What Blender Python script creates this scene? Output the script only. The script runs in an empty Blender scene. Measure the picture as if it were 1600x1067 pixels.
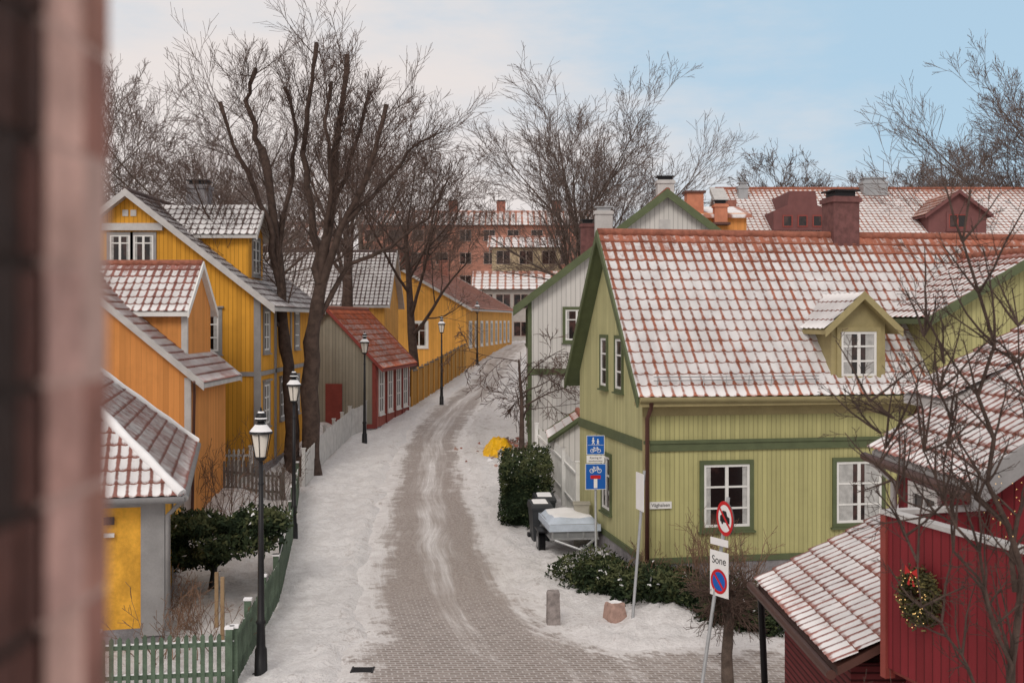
import bpy, math, random
from mathutils import Vector, noise, Matrix
R=random.Random(7)
scene=bpy.context.scene
V=Vector
# ---------------------------------------------------------------- node helpers
class NT:
    def __init__(s,tree): s.t=tree; s.l=tree.links
    def n(s,ty,ins=None,**kw):
        nd=s.t.nodes.new(ty)
        for k,v in kw.items(): setattr(nd,k,v)
        for k,v in (ins or {}).items(): s.set(nd.inputs[k],v)
        return nd
    def set(s,sock,v):
        if isinstance(v,bpy.types.NodeSocket): s.l.new(v,sock)
        else:
            if sock.type=='RGBA' and isinstance(v,(tuple,list)) and len(v)==3: v=(*v,1)
            sock.default_value=v
    def m(s,op,a,b=0.0,clamp=False):
        nd=s.n('ShaderNodeMath',{0:a,1:b},operation=op,use_clamp=clamp); return nd.outputs[0]
    def mr(s,x,a,b,c=0.0,d=1.0):
        nd=s.n('ShaderNodeMapRange',{0:x,1:a,2:b,3:c,4:d},interpolation_type='SMOOTHSTEP'); return nd.outputs[0]
    def mix(s,f,a,b,bt='MIX'):
        nd=s.n('ShaderNodeMix',data_type='RGBA',blend_type=bt)
        s.set(nd.inputs[0],f); s.set(nd.inputs[6],a); s.set(nd.inputs[7],b); return nd.outputs[2]
    def noise(s,vec,scale,detail=4,rough=.55):
        i={'Scale':scale,'Detail':detail,'Roughness':rough}
        nd=s.n('ShaderNodeTexNoise',i)
        if vec is not None: s.l.new(vec,nd.inputs['Vector'])
        return nd.outputs[0]
    def comb(s,x,y,z=0.0): return s.n('ShaderNodeCombineXYZ',{0:x,1:y,2:z}).outputs[0]
def newmat(name):
    m=bpy.data.materials.new(name); m.use_nodes=True; t=m.node_tree; t.nodes.clear()
    N=NT(t); out=N.n('ShaderNodeOutputMaterial'); p=N.n('ShaderNodeBsdfPrincipled')
    t.links.new(p.outputs[0],out.inputs[0]); return m,N,p,out
def paint(name,col,rough=.7,var=.12,scale=3.0,bump=.05,metal=0.0,spec=.3,bscale=40):
    m,N,p,o=newmat(name)
    c=N.n('ShaderNodeTexCoord').outputs['Object']
    f=N.noise(c,scale,5); g=N.noise(c,scale*9,3)
    f=N.m('ADD',N.m('MULTIPLY',f,.7),N.m('MULTIPLY',g,.3))
    k=N.mr(f,.3,.7)
    lo=tuple(x*(1-var) for x in col); hi=tuple(min(1,x*(1+var)) for x in col)
    N.set(p.inputs['Base Color'],N.mix(k,lo,hi)); p.inputs['Roughness'].default_value=rough
    p.inputs['Metallic'].default_value=metal; p.inputs['Specular IOR Level'].default_value=spec
    if bump:
        b=N.n('ShaderNodeBump',{'Strength':bump,'Distance':.02,'Height':N.noise(c,bscale,3)}); N.l.new(b.outputs[0],p.inputs['Normal'])
    return m
def siding(name,col,period=.13,groove=.12,dark=.45,var=.12,dirt=.32,horiz=False):
    m,N,p,o=newmat(name)
    uv=N.n('ShaderNodeUVMap',uv_map='UVMap').outputs[0]
    sp=N.n('ShaderNodeSeparateXYZ',{0:uv}); u,v=sp.outputs[0],sp.outputs[1]
    if horiz: u,v=v,u
    s=N.m('DIVIDE',u,period); fr=N.m('FRACT',s); fl=N.m('FLOOR',s)
    wn=N.n('ShaderNodeTexWhiteNoise',{'W':fl},noise_dimensions='1D').outputs[0]
    e=N.m('ABSOLUTE',N.m('SUBTRACT',fr,.5)); gm=N.mr(e,.5-groove,.5-groove*.35)
    st=N.noise(N.comb(N.m('MULTIPLY',u,14.0),N.m('MULTIPLY',v,.9)),1.0,5,.6)
    big=N.noise(N.comb(u,v),.9,5,.65)
    k=N.m('ADD',N.m('MULTIPLY',wn,.45),N.m('MULTIPLY',st,.55))
    c=N.mix(N.mr(k,.2,.8),tuple(x*(1-var) for x in col),tuple(min(1,x*(1+var)) for x in col))
    c=N.mix(N.m('MULTIPLY',N.mr(big,.45,.75),dirt),c,tuple(x*.6 for x in col))
    c=N.mix(N.m('MULTIPLY',gm,dark),c,tuple(x*.25 for x in col))
    N.set(p.inputs['Base Color'],c); p.inputs['Roughness'].default_value=.75; p.inputs['Specular IOR Level'].default_value=.2
    h=N.m('SUBTRACT',N.m('MULTIPLY',st,.12),gm)
    b=N.n('ShaderNodeBump',{'Strength':.5,'Distance':.012,'Height':h}); N.l.new(b.outputs[0],p.inputs['Normal'])
    return m
def tilemat(name,clay,snow=.5,scol=(.79,.78,.785)):
    """pantile top faces: snow in the pans, clay on the crests and noses"""
    m,N,p,o=newmat(name)
    uv=N.n('ShaderNodeUVMap',uv_map='UVMap').outputs[0]; ub=N.n('ShaderNodeUVMap',uv_map='bare').outputs[0]
    bare=N.n('ShaderNodeSeparateXYZ',{0:ub}).outputs[0]
    sp=N.n('ShaderNodeSeparateXYZ',{0:uv}); u,v=sp.outputs[0],sp.outputs[1]
    fu=N.m('FRACT',u); fv=N.m('FRACT',v)
    cell=N.comb(N.m('FLOOR',u),N.m('FLOOR',v))
    wn=N.n('ShaderNodeTexWhiteNoise',{'Vector':cell},noise_dimensions='2D').outputs[0]
    nz=N.noise(N.comb(u,v),1.5,7,.74); big=N.noise(N.comb(u,v),.13,4,.6)
    crest=N.mr(N.m('ABSOLUTE',N.m('SUBTRACT',fu,.28)),.27,.04)
    low=N.mr(fv,.26,.03)
    e=N.m('ADD',N.m('MULTIPLY',low,.26),N.m('MULTIPLY',crest,.42))
    e=N.m('ADD',e,N.m('MULTIPLY',N.m('SUBTRACT',nz,.5),.85))
    e=N.m('ADD',e,N.m('MULTIPLY',N.m('SUBTRACT',wn,.5),.14))
    e=N.m('ADD',e,N.m('MULTIPLY',N.m('SUBTRACT',big,.5),.6))
    e=N.m('ADD',e,bare)
    k=N.mr(e,snow-.18,snow+.20)
    cc=N.mix(wn,tuple(x*.7 for x in clay),tuple(min(1,x*1.25) for x in clay))
    cc=N.mix(N.m('MULTIPLY',N.mr(nz,.45,.75),.6),cc,tuple(x*.5+.04 for x in clay))
    c=N.mix(k,scol,cc)
    N.set(p.inputs['Base Color'],c); p.inputs['Roughness'].default_value=.8; p.inputs['Specular IOR Level'].default_value=.25
    b=N.n('ShaderNodeBump',{'Strength':.4,'Distance':.01,'Height':N.m('SUBTRACT',nz,k)}); N.l.new(b.outputs[0],p.inputs['Normal'])
    return m
# ---------------------------------------------------------------- mesh builder
class Fr:
    def __init__(s,x,y,th=0,z=0):
        s.o=V((x,y,z)); s.a=V((math.cos(th),math.sin(th),0)); s.b=V((-math.sin(th),math.cos(th),0)); s.th=th
    def __call__(s,a,b,z): return s.o+s.a*a+s.b*b+V((0,0,z))
    def sub(s,a,b,dth): p=s(a,b,0); return Fr(p.x,p.y,s.th+dth,p.z)
class MB:
    def __init__(s): s.v=[];s.f=[];s.mi=[];s.uv=[];s.bb=[];s.ms=[];s.sm=[]
    def mat(s,m):
        if m not in s.ms: s.ms.append(m)
        return s.ms.index(m)
    def face(s,pts,m,uv=None,b=0.0,smooth=False):
        i=len(s.v); s.v.extend([tuple(p) for p in pts]); n=len(pts); s.f.append(tuple(range(i,i+n)))
        s.mi.append(s.mat(m)); s.sm.append(smooth)
        s.uv.extend(uv if uv else [(0,0)]*n); s.bb.extend([b]*n)
    def facei(s,idx,m,uv=None,b=None,smooth=True):
        s.f.append(tuple(idx)); s.mi.append(s.mat(m)); s.sm.append(smooth)
        n=len(idx); s.uv.extend(uv if uv else [(0,0)]*n); s.bb.extend(b if b else [0.0]*n)
    def hexa(s,p,m,uvs=None):
        for q in ((0,1,5,4),(1,2,6,5),(2,3,7,6),(3,0,4,7),(4,5,6,7),(3,2,1,0)):
            pts=[p[i] for i in q]
            e1=(pts[1]-pts[0]).length; e2=(pts[3]-pts[0]).length
            s.face(pts,m,[(0,0),(e1,0),(e1,e2),(0,e2)])
    def box(s,F,a0,a1,b0,b1,z0,z1,m):
        P=[F(a0,b0,z0),F(a1,b0,z0),F(a1,b1,z0),F(a0,b1,z0),F(a0,b0,z1),F(a1,b0,z1),F(a1,b1,z1),F(a0,b1,z1)]
        fs=(((0,1,5,4),[(a0,z0),(a1,z0),(a1,z1),(a0,z1)]),((1,2,6,5),[(b0,z0),(b1,z0),(b1,z1),(b0,z1)]),
            ((2,3,7,6),[(a1,z0),(a0,z0),(a0,z1),(a1,z1)]),((3,0,4,7),[(b1,z0),(b0,z0),(b0,z1),(b1,z1)]),
            ((4,5,6,7),[(a0,b0),(a1,b0),(a1,b1),(a0,b1)]),((3,2,1,0),[(a0,b1),(a1,b1),(a1,b0),(a0,b0)]))
        for q,uv in fs: s.face([P[i] for i in q],m,uv)
    def slant(s,F,a0,a1,b0,z0,b1,z1,h,m):
        s.hexa([F(a0,b0,z0-h),F(a1,b0,z0-h),F(a1,b1,z1-h),F(a0,b1,z1-h),F(a0,b0,z0),F(a1,b0,z0),F(a1,b1,z1),F(a0,b1,z1)],m)
    def tube(s,pts,rs,m,n=6,cap=True):
        ring=[]; k=len(pts)
        ref=V((0.31,0.93,.2))
        for i,p in enumerate(pts):
            p=V(p); d=(V(pts[min(i+1,k-1)])-V(pts[max(i-1,0)]))
            if d.length<1e-9: d=V((0,0,1))
            d.normalize(); x=d.cross(ref)
            if x.length<.05: x=d.cross(V((1,0,0)))
            x.normalize(); y=d.cross(x); base=len(s.v); r=rs[i] if isinstance(rs,(list,tuple)) else rs
            for j in range(n):
                t=2*math.pi*j/n; q=p+x*(r*math.cos(t))+y*(r*math.sin(t)); s.v.append((q.x,q.y,q.z))
            ring.append(base)
        mi=s.mat(m)
        for i in range(k-1):
            A,B=ring[i],ring[i+1]
            for j in range(n):
                j2=(j+1)%n; s.f.append((A+j,A+j2,B+j2,B+j)); s.mi.append(mi); s.sm.append(True)
                s.uv.extend([(0,0)]*4); s.bb.extend([0]*4)
        if cap and n>4:
            for bse in (ring[0],ring[-1]):
                s.f.append(tuple(range(bse,bse+n))); s.mi.append(mi); s.sm.append(False); s.uv.extend([(0,0)]*n); s.bb.extend([0]*n)
    def obj(s,name,parent=None):
        me=bpy.data.meshes.new(name); me.from_pydata(s.v,[],s.f)
        for m in s.ms: me.materials.append(m)
        me.polygons.foreach_set('material_index',s.mi); me.polygons.foreach_set('use_smooth',s.sm)
        l=me.uv_layers.new(name='UVMap'); l.data.foreach_set('uv',[c for t in s.uv for c in t])
        if any(s.bb):
            l=me.uv_layers.new(name='bare'); l.data.foreach_set('uv',[c for t in s.bb for c in (t,0.0)])
        me.update()
        o=bpy.data.objects.new(name,me); scene.collection.objects.link(o)
        if parent: o.parent=parent
        return o
def empty(name):
    e=bpy.data.objects.new(name,None); scene.collection.objects.link(e); return e
# ---------------------------------------------------------------- palette
WHITE=paint('white_paint',(.72,.72,.70),.6,.06)
SNOW=paint('snow_cover',(.82,.82,.83),.9,.05,2,.25)
GLASS,N_,p_,o_=newmat('window_glass')
c_=N_.n('ShaderNodeTexCoord').outputs['Object']
N_.set(p_.inputs['Base Color'],N_.mix(N_.mr(N_.noise(c_,1.3,3),.45,.65),(.012,.010,.010),(.07,.035,.03)))
p_.inputs['Roughness'].default_value=.08; p_.inputs['Specular IOR Level'].default_value=.5
CURT=paint('curtain',(.42,.42,.41),.9,.25,6,0)
GREENW=siding('green_siding',(.42,.40,.185),.115,.12,.4)
GREENW2=siding('green_gable_siding',(.46,.445,.235),.14,.06,.3)
OLIVE=paint('olive_paint',(.33,.28,.14),.7)
DKGREEN=paint('dark_green_paint',(.098,.120,.060),.65)
GRAYW=siding('pale_gray_siding',(.60,.585,.56),.19,.09,.5,.05,.16)
YELLOWW=siding('yellow_siding',(.66,.32,.040),.15,.09,.5)
ORANGEW=siding('orange_siding',(.63,.27,.08),.16,.04,.25)
ORANGE2=siding('amber_siding',(.68,.35,.08),.2,.06,.4)
OCHRE=paint('ochre_plaster',(.70,.36,.045),.85,.25,1.5,.3)
GRAYT=paint('gray_trim',(.27,.265,.265),.7)
LGRAYT=paint('light_gray_trim',(.48,.47,.46),.7)
REDW=siding('red_siding',(.20,.022,.028),.14,.1,.6)
REDT=paint('red_trim',(.24,.05,.04),.6)
BROWNT=paint('brown_metal',(.10,.045,.035),.5)
MAROON=paint('maroon_chimney',(.15,.066,.062),.75,.3,6)
DORM=paint('maroon_cladding',(.16,.065,.062),.75)
FOUND=paint('stone_foundation',(.22,.21,.22),.9,.3,4,.5)
BLACK=paint('black_metal',(.012,.012,.014),.45,.2)
STEEL=paint('galvanized_steel',(.38,.39,.40),.45,.1,3,0,.6)
BRICKR=paint('red_brick',(.28,.12,.09),.9,.3,5)
T_RED=tilemat('clay_tiles_snow',(.35,.125,.078),.31)
T_RED2=tilemat('clay_tiles_bare',(.50,.14,.07),.02)
T_DK=tilemat('dark_tiles_snow',(.14,.10,.095),.28)
T_FAR=tilemat('far_tiles_snow',(.38,.17,.12),.28)
T_MAR=tilemat('maroon_tiles_snow',(.28,.12,.10),.24)
T_HIP=tilemat('hip_tiles_snow',(.26,.115,.095),.24)
CLAY=paint('clay_edge',(.27,.10,.065),.8,.3,8)
DARKTILE=paint('dark_tile_edge',(.10,.07,.065),.8,.3,8)
# ---------------------------------------------------------------- roof tiles
def tileplane(mb,O,U,W,uL0,uR0,uL1,uR1,Lv,mat,clay,tw=.26,th=.34,bare=0.0,ridge_bare=.35,amp=.016,step=.030,sub=5):
    U=V(U).normalized(); W=V(W).normalized(); Nn=U.cross(W).normalized()
    if Nn.z<0: Nn=-Nn
    rows=max(1,round(Lv/th)); th=Lv/rows
    umin=min(uL0,uL1); umax=max(uR0,uR1); nc=int(math.ceil((umax-umin)/tw*sub))
    def lim(v):
        t=v/Lv; return uL0+(uL1-uL0)*t,uR0+(uR1-uR0)*t
    prev=None; jr=random.Random(int(abs(O.x*77+O.y*13))+rows)
    for r in range(rows):
        for k,(v,h) in enumerate(((r*th,step),((r+1)*th,0.0))):
            lo,hi=lim(v); base=len(mb.v); us=[]; cj=0
            for i in range(nc+1):
                if i%sub==0: cj=jr.uniform(-.009,.009)
                u=min(max(umin+i*tw/sub,lo),hi); us.append(u)
                ph=u/tw; hh=h+.02+amp*math.sin(2*math.pi*ph)+(cj*.6 if k==0 else 0)
                q=O+U*u+W*(v-(cj if k==0 else 0))+Nn*hh
                mb.v.append((q.x,q.y,q.z))
            if prev:
                pb,pu,pk,pv=prev
                for i in range(nc):
                    if abs(us[i+1]-us[i])<1e-6 and abs(pu[i+1]-pu[i])<1e-6: continue
                    t=v/Lv
                    if k==1:
                        bb=bare+ridge_bare*max(0,(t-.72)/.28)**1.3
                        uv=[(pu[i]/tw,r+.001),(pu[i+1]/tw,r+.001),(us[i+1]/tw,r+.999),(us[i]/tw,r+.999)]
                        mb.facei((pb+i,pb+i+1,base+i+1,base+i),mat,uv,[bb+.0001]*4)
                    else: mb.facei((pb+i,pb+i+1,base+i+1,base+i),clay,smooth=False)
            prev=(base,us,k,v)
    return th
def win(mb,F,a0,a1,z0,z1,trim=None,tw=.11,cols=2,rows=(.38,),frame=WHITE,curt=0,b=0.0,cap=False):
    if trim:
        mb.box(F,a0-tw,a0,b-.05,b,z0-tw,z1+tw,trim); mb.box(F,a1,a1+tw,b-.05,b,z0-tw,z1+tw,trim)
        mb.box(F,a0,a1,b-.052,b,z1,z1+tw,trim); mb.box(F,a0,a1,b-.052,b,z0-tw,z0,trim)
        mb.box(F,a0-tw-.04,a1+tw+.04,b-.10,b-.001,z0-tw-.04,z0-tw,trim)
        if cap: mb.box(F,a0-tw-.06,a1+tw+.06,b-.12,b-.001,z1+tw,z1+tw+.06,trim)
    f=.06
    mb.face([F(a0,b-.006,z0),F(a1,b-.006,z0),F(a1,b-.006,z1),F(a0,b-.006,z1)],GLASS)
    mb.box(F,a0,a0+f,b-.035,b,z0,z1,frame); mb.box(F,a1-f,a1,b-.035,b,z0,z1,frame)
    mb.box(F,a0+f,a1-f,b-.034,b,z1-f,z1,frame); mb.box(F,a0+f,a1-f,b-.034,b,z0,z0+f,frame)
    for i in range(1,cols):
        c=a0+(a1-a0)*i/cols; mb.box(F,c-.04,c+.04,b-.036,b,z0+f,z1-f,frame)
    for r in rows:
        zz=z1-(z1-z0)*r; mb.box(F,a0+f,a1-f,b-.030,b,zz-.022,zz+.022,frame)
    if curt:
        w=(a1-a0)*.2*curt
        for s_,x0 in ((1,a0+f),(-1,a1-f)):
            n=6
            for i in range(n):
                u0=x0+s_*w*i/n; u1=x0+s_*w*(i+1)/n; bb=b-.012-.006*(i%2); b2=b-.012-.006*((i+1)%2)
                mb.face([F(u0,bb,z0+f),F(u1,b2,z0+f),F(u1,b2,z1-f),F(u0,bb,z1-f)],CURT)
def gable_house(name,F,L,W,zb,ze,zr,wall,tile,clay,trim,over=.4,gover=.3,bare=0,rb=.35,found=0,th=.34,tw=.26,barge=.22,gwall=None,sub=5,ridge=True,side=0):
    e=empty(name); k=(zr-ze)/(W/2); w=MB(); gwall=gwall or wall
    if found: w.box(F,-.03,L+.03,-.03,W+.03,zb-.6,zb+found,FOUND)
    z0=zb+found
    w.face([F(0,0,z0),F(L,0,z0),F(L,0,ze),F(0,0,ze)],wall,[(0,z0),(L,z0),(L,ze),(0,ze)])
    w.face([F(L,W,z0),F(0,W,z0),F(0,W,ze),F(L,W,ze)],wall,[(0,z0),(L,z0),(L,ze),(0,ze)])
    for a in (0,L):
        w.face([F(a,0,z0),F(a,W,z0),F(a,W,ze),F(a,W/2,zr),F(a,0,ze)],gwall,[(0,z0),(W,z0),(W,ze),(W/2,zr),(0,ze)])
    w.obj('walls',e)
    r=MB(); t=.12; ez=ze-k*over; n=math.hypot(1,k)
    for sgn in (0,1):
        if sgn==0: q=[(-over,ez),(W/2,zr)]
        else: q=[(W+over,ez),(W/2,zr)]
        r.slant(F,-gover,L+gover,q[0][0],q[0][1]+.015,q[1][0],q[1][1]+.015,t,trim)
        if sgn==0: O=F(-gover,-over,ez+.03); U=F.a; D=(F.b+V((0,0,k)))
        else: O=F(-gover,W+over,ez+.03); U=F.a; D=(-F.b+V((0,0,k)))
        tileplane(r,O,U,D,0,L+2*gover,0,L+2*gover,(W/2+over)*n,tile,clay,bare=bare+(side if sgn==0 else 0),ridge_bare=rb,th=th,tw=tw,sub=sub)
    if ridge:
        pts=[]; nn=int((L+2*gover)/.38)
        for i in range(nn+1): pts.append(F(-gover+i*(L+2*gover)/nn,W/2,zr+.05+(.02 if i%2 else 0)))
        r.tube(pts,[.10 if i%2 else .12 for i in range(nn+1)],clay,8)
    r.obj('roof',e)
    b=MB()
    for a0,a1 in ((-gover-.05,-gover-.002),(L+gover+.002,L+gover+.05)):
        b.slant(F,a0,a1,-over-.03,ez+.08,W/2,zr+.12,barge,trim)
        b.slant(F,a0,a1,W+over+.03,ez+.08,W/2,zr+.12,barge,trim)
    b.obj('bargeboards',e)
    return e,k,ez
def dormer(e,F,a0,a1,bf,bb,z0,ze,zr,wall,tile,clay,trim,over=.18,fo=.22,bare=-.1,winspec=None,wtrim=None):
    m=MB(); c=(a0+a1)/2; k=(zr-ze)/((a1-a0)/2); n=math.hypot(1,k)
    m.face([F(a0,bf,z0),F(a1,bf,z0),F(a1,bf,ze),F(c,bf,zr),F(a0,bf,ze)],wall,[(a0,z0),(a1,z0),(a1,ze),(c,zr),(a0,ze)])
    for a in (a0,a1): m.face([F(a,bf,z0),F(a,bb,z0),F(a,bb,ze),F(a,bf,ze)],wall,[(bf,z0),(bb,z0),(bb,ze),(bf,ze)])
    ez=ze-k*over
    for s,ae in ((1,a0-over),(-1,a1+over)):
        m.hexa([F(ae,bf-fo,ez-.08),F(c,bf-fo,zr-.08),F(c,bb,zr-.08),F(ae,bb,ez-.08),F(ae,bf-fo,ez+.02),F(c,bf-fo,zr+.02),F(c,bb,zr+.02),F(ae,bb,ez+.02)],trim)
        tileplane(m,F(ae,bf-fo,ez+.03),F.b,(F.a*s+V((0,0,k))),0,bb-bf+fo,0,bb-bf+fo,((a1-a0)/2+over)*n,tile,clay,bare=bare,ridge_bare=0)
        m.hexa([F(ae,bf-fo-.04,ez-.14),F(c,bf-fo-.04,zr-.12),F(c,bf-fo,zr-.12),F(ae,bf-fo,ez-.14),F(ae,bf-fo-.04,ez+.05),F(c,bf-fo-.04,zr+.07),F(c,bf-fo,zr+.07),F(ae,bf-fo,ez+.05)],trim)
    if winspec: win(m,F,*winspec[0],trim=wtrim,b=bf,**winspec[1])
    m.obj('dormer',e)
def chimney(e,x,y,w,d,z0,z1,m,th=0,name='chimney',snow=True,capm=None):
    F=Fr(x,y,th); b=MB(); b.box(F,-w/2,w/2,-d/2,d/2,z0,z1,m); b.box(F,-w/2-.05,w/2+.05,-d/2-.05,d/2+.05,z1-.16,z1-.04,m)
    b.box(F,-w/2+.08,w/2-.08,-d/2+.08,d/2-.08,z1,z1+.14,capm or BLACK)
    if snow: b.box(F,-w/2-.02,w/2+.02,-d/2-.02,d/2+.02,z1+.14,z1+.18,capm or BLACK)
    b.box(F,-w/2-.12,w/2+.12,-d/2-.1,d/2+.1,z0,z0+.12,BROWNT)
    return b.obj(name,e)
# ---------------------------------------------------------------- terrain
GP=[(-100,0),(26,0),(33,.2),(50,1.1),(63,1.85),(100,3.8),(112,4.25),(150,4.6),(5000,4.6)]
def lerpl(P,y):
    if y<=P[0][0]: return P[0][1]
    for (y0,v0),(y1,v1) in zip(P,P[1:]):
        if y<=y1: return v0+(v1-v0)*(y-y0)/(y1-y0)
    return P[-1][1]
def ss(x,a,b):
    t=min(1,max(0,(x-a)/(b-a))); return t*t*(3-2*t)
def gz(x,y):
    g=(lerpl(GP,y-1)+2*lerpl(GP,y)+lerpl(GP,y+1))/4
    g+=.45*ss(-x,7.9,9.0)*ss(y,33,37)*(1-ss(y,52,58))
    g+=.25*ss(x-(3.0-.1*(y-24)),-.8,.6)*ss(y,23.6,25.2)*(1-ss(y,34,36))
    return g
LE=[(10,-2.0),(15,-2.3),(20.6,-2.75),(23.4,-3.0),(25.4,-3.25),(29.2,-3.7),(37,-4.2),(49.5,-4.8),(60,-4.6),(74,-2.8),(95,-1.3),(110,.3),(122,3)]
RE=[(10,3.0),(15,2.8),(20.6,2.5),(23.4,1.4),(25.4,.55),(29.2,-.15),(37,-1.05),(49.5,-2.2),(60,-1.95),(74,-.5),(95,.4),(110,1.7),(122,4.5)]
def sm(P,y): return sum(lerpl(P,y+d) for d in (-2,-1,0,1,2))/5
def sdroad(x,y,L_,R_):
    a=min(x-L_,R_-x); b=min(22.8-.02*x-y,x+3.0)
    c=min(max(.5+.5*(a-b)/1.8,0),1)
    return b+(a-b)*c+1.8*.5*c*(1-c)
def axis(segs):
    o=[]
    for a,b,s in segs:
        n=max(1,round((b-a)/s)); o+= [a+(b-a)*i/n for i in range(n)]
    o.append(segs[-1][1]); return o
xs=axis([(-900,-100,200),(-100,-20,20),(-20,-9,.8),(-9,6,.14),(6,20,1),(20,100,20),(100,900,200)])
ys=axis([(-60,12,12),(12,18,1),(18,46,.16),(46,75,.4),(75,118,1),(118,200,20),(200,2000,300)])
def build_ground():
    m,N,p,o=newmat('snowy_ground')
    c=N.n('ShaderNodeTexCoord').outputs['Object']
    sd=N.n('ShaderNodeSeparateXYZ',{0:N.n('ShaderNodeUVMap',uv_map='UVMap').outputs[0]})
    n1=N.noise(c,.55,6,.62); n2=N.noise(c,3.0,6,.7); n3=N.noise(c,14,4,.7); n4=N.noise(c,6,5,.75)
    k=N.m('ADD',N.m('MULTIPLY',n1,.25),N.m('ADD',N.m('MULTIPLY',n2,.42),N.m('MULTIPLY',n3,.33)))
    col=N.mix(N.mr(k,.40,.60),(.66,.64,.635),(.84,.83,.83))
    dirtk=N.mr(N.m('ADD',k,N.m('MULTIPLY',sd.outputs[0],.09)),.555,.66)
    col=N.mix(N.m('MULTIPLY',dirtk,.55),col,(.33,.28,.255))
    spk=N.mr(n4,.64,.72); col=N.mix(N.m('MULTIPLY',spk,.5),col,(.28,.23,.20))
    N.set(p.inputs['Base Color'],col); p.inputs['Roughness'].default_value=.85; p.inputs['Specular IOR Level'].default_value=.2
    b=N.n('ShaderNodeBump',{'Strength':.9,'Distance':.10,'Height':N.m('ADD',n2,N.m('MULTIPLY',n3,.6))}); N.l.new(b.outputs[0],p.inputs['Normal'])
    mb=MB(); uvv=[]
    for y in ys:
        L_,R_=sm(LE,y),sm(RE,y)
        for x in xs:
            s=sdroad(x,y,L_,R_) if 0<y<125 else -9
            s+=.35*noise.noise(V((x*.7,y*.7,5)))
            z=gz(x,y)
            ridge=math.exp(-((s+.45)/.3)**2)*(.05+.12*noise.noise(V((x*2.1,y*2.1,9))))
            n6=noise.noise(V((x*2.9,y*2.9,3)))
            rough=noise.noise(V((x*1.1,y*1.1,0)))*.06+n6*.08+noise.noise(V((x*6,y*6,3)))*.045
            out=ss(-s,-.15,.35)
            z+= -.06*(1-out)+out*(.045+rough)+ridge*out
            mb.v.append((x,y,z))
            near=max(0,1-abs(s+.3)/.9)*.8+ (0.8*ss(-x,6.3,7.5) if 20<y<50 else 0)+(.7*ss(y,46,50)*(1-ss(y,60,70)) if -2<x<3 else 0)
            uvv.append((min(1,near),0))
    nx=len(xs)
    for j in range(len(ys)-1):
        for i in range(nx-1):
            a=j*nx+i; q=(a,a+1,a+nx+1,a+nx); mb.facei(q,m,[uvv[t] for t in q])
    mb.obj('ground')
build_ground()
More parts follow.
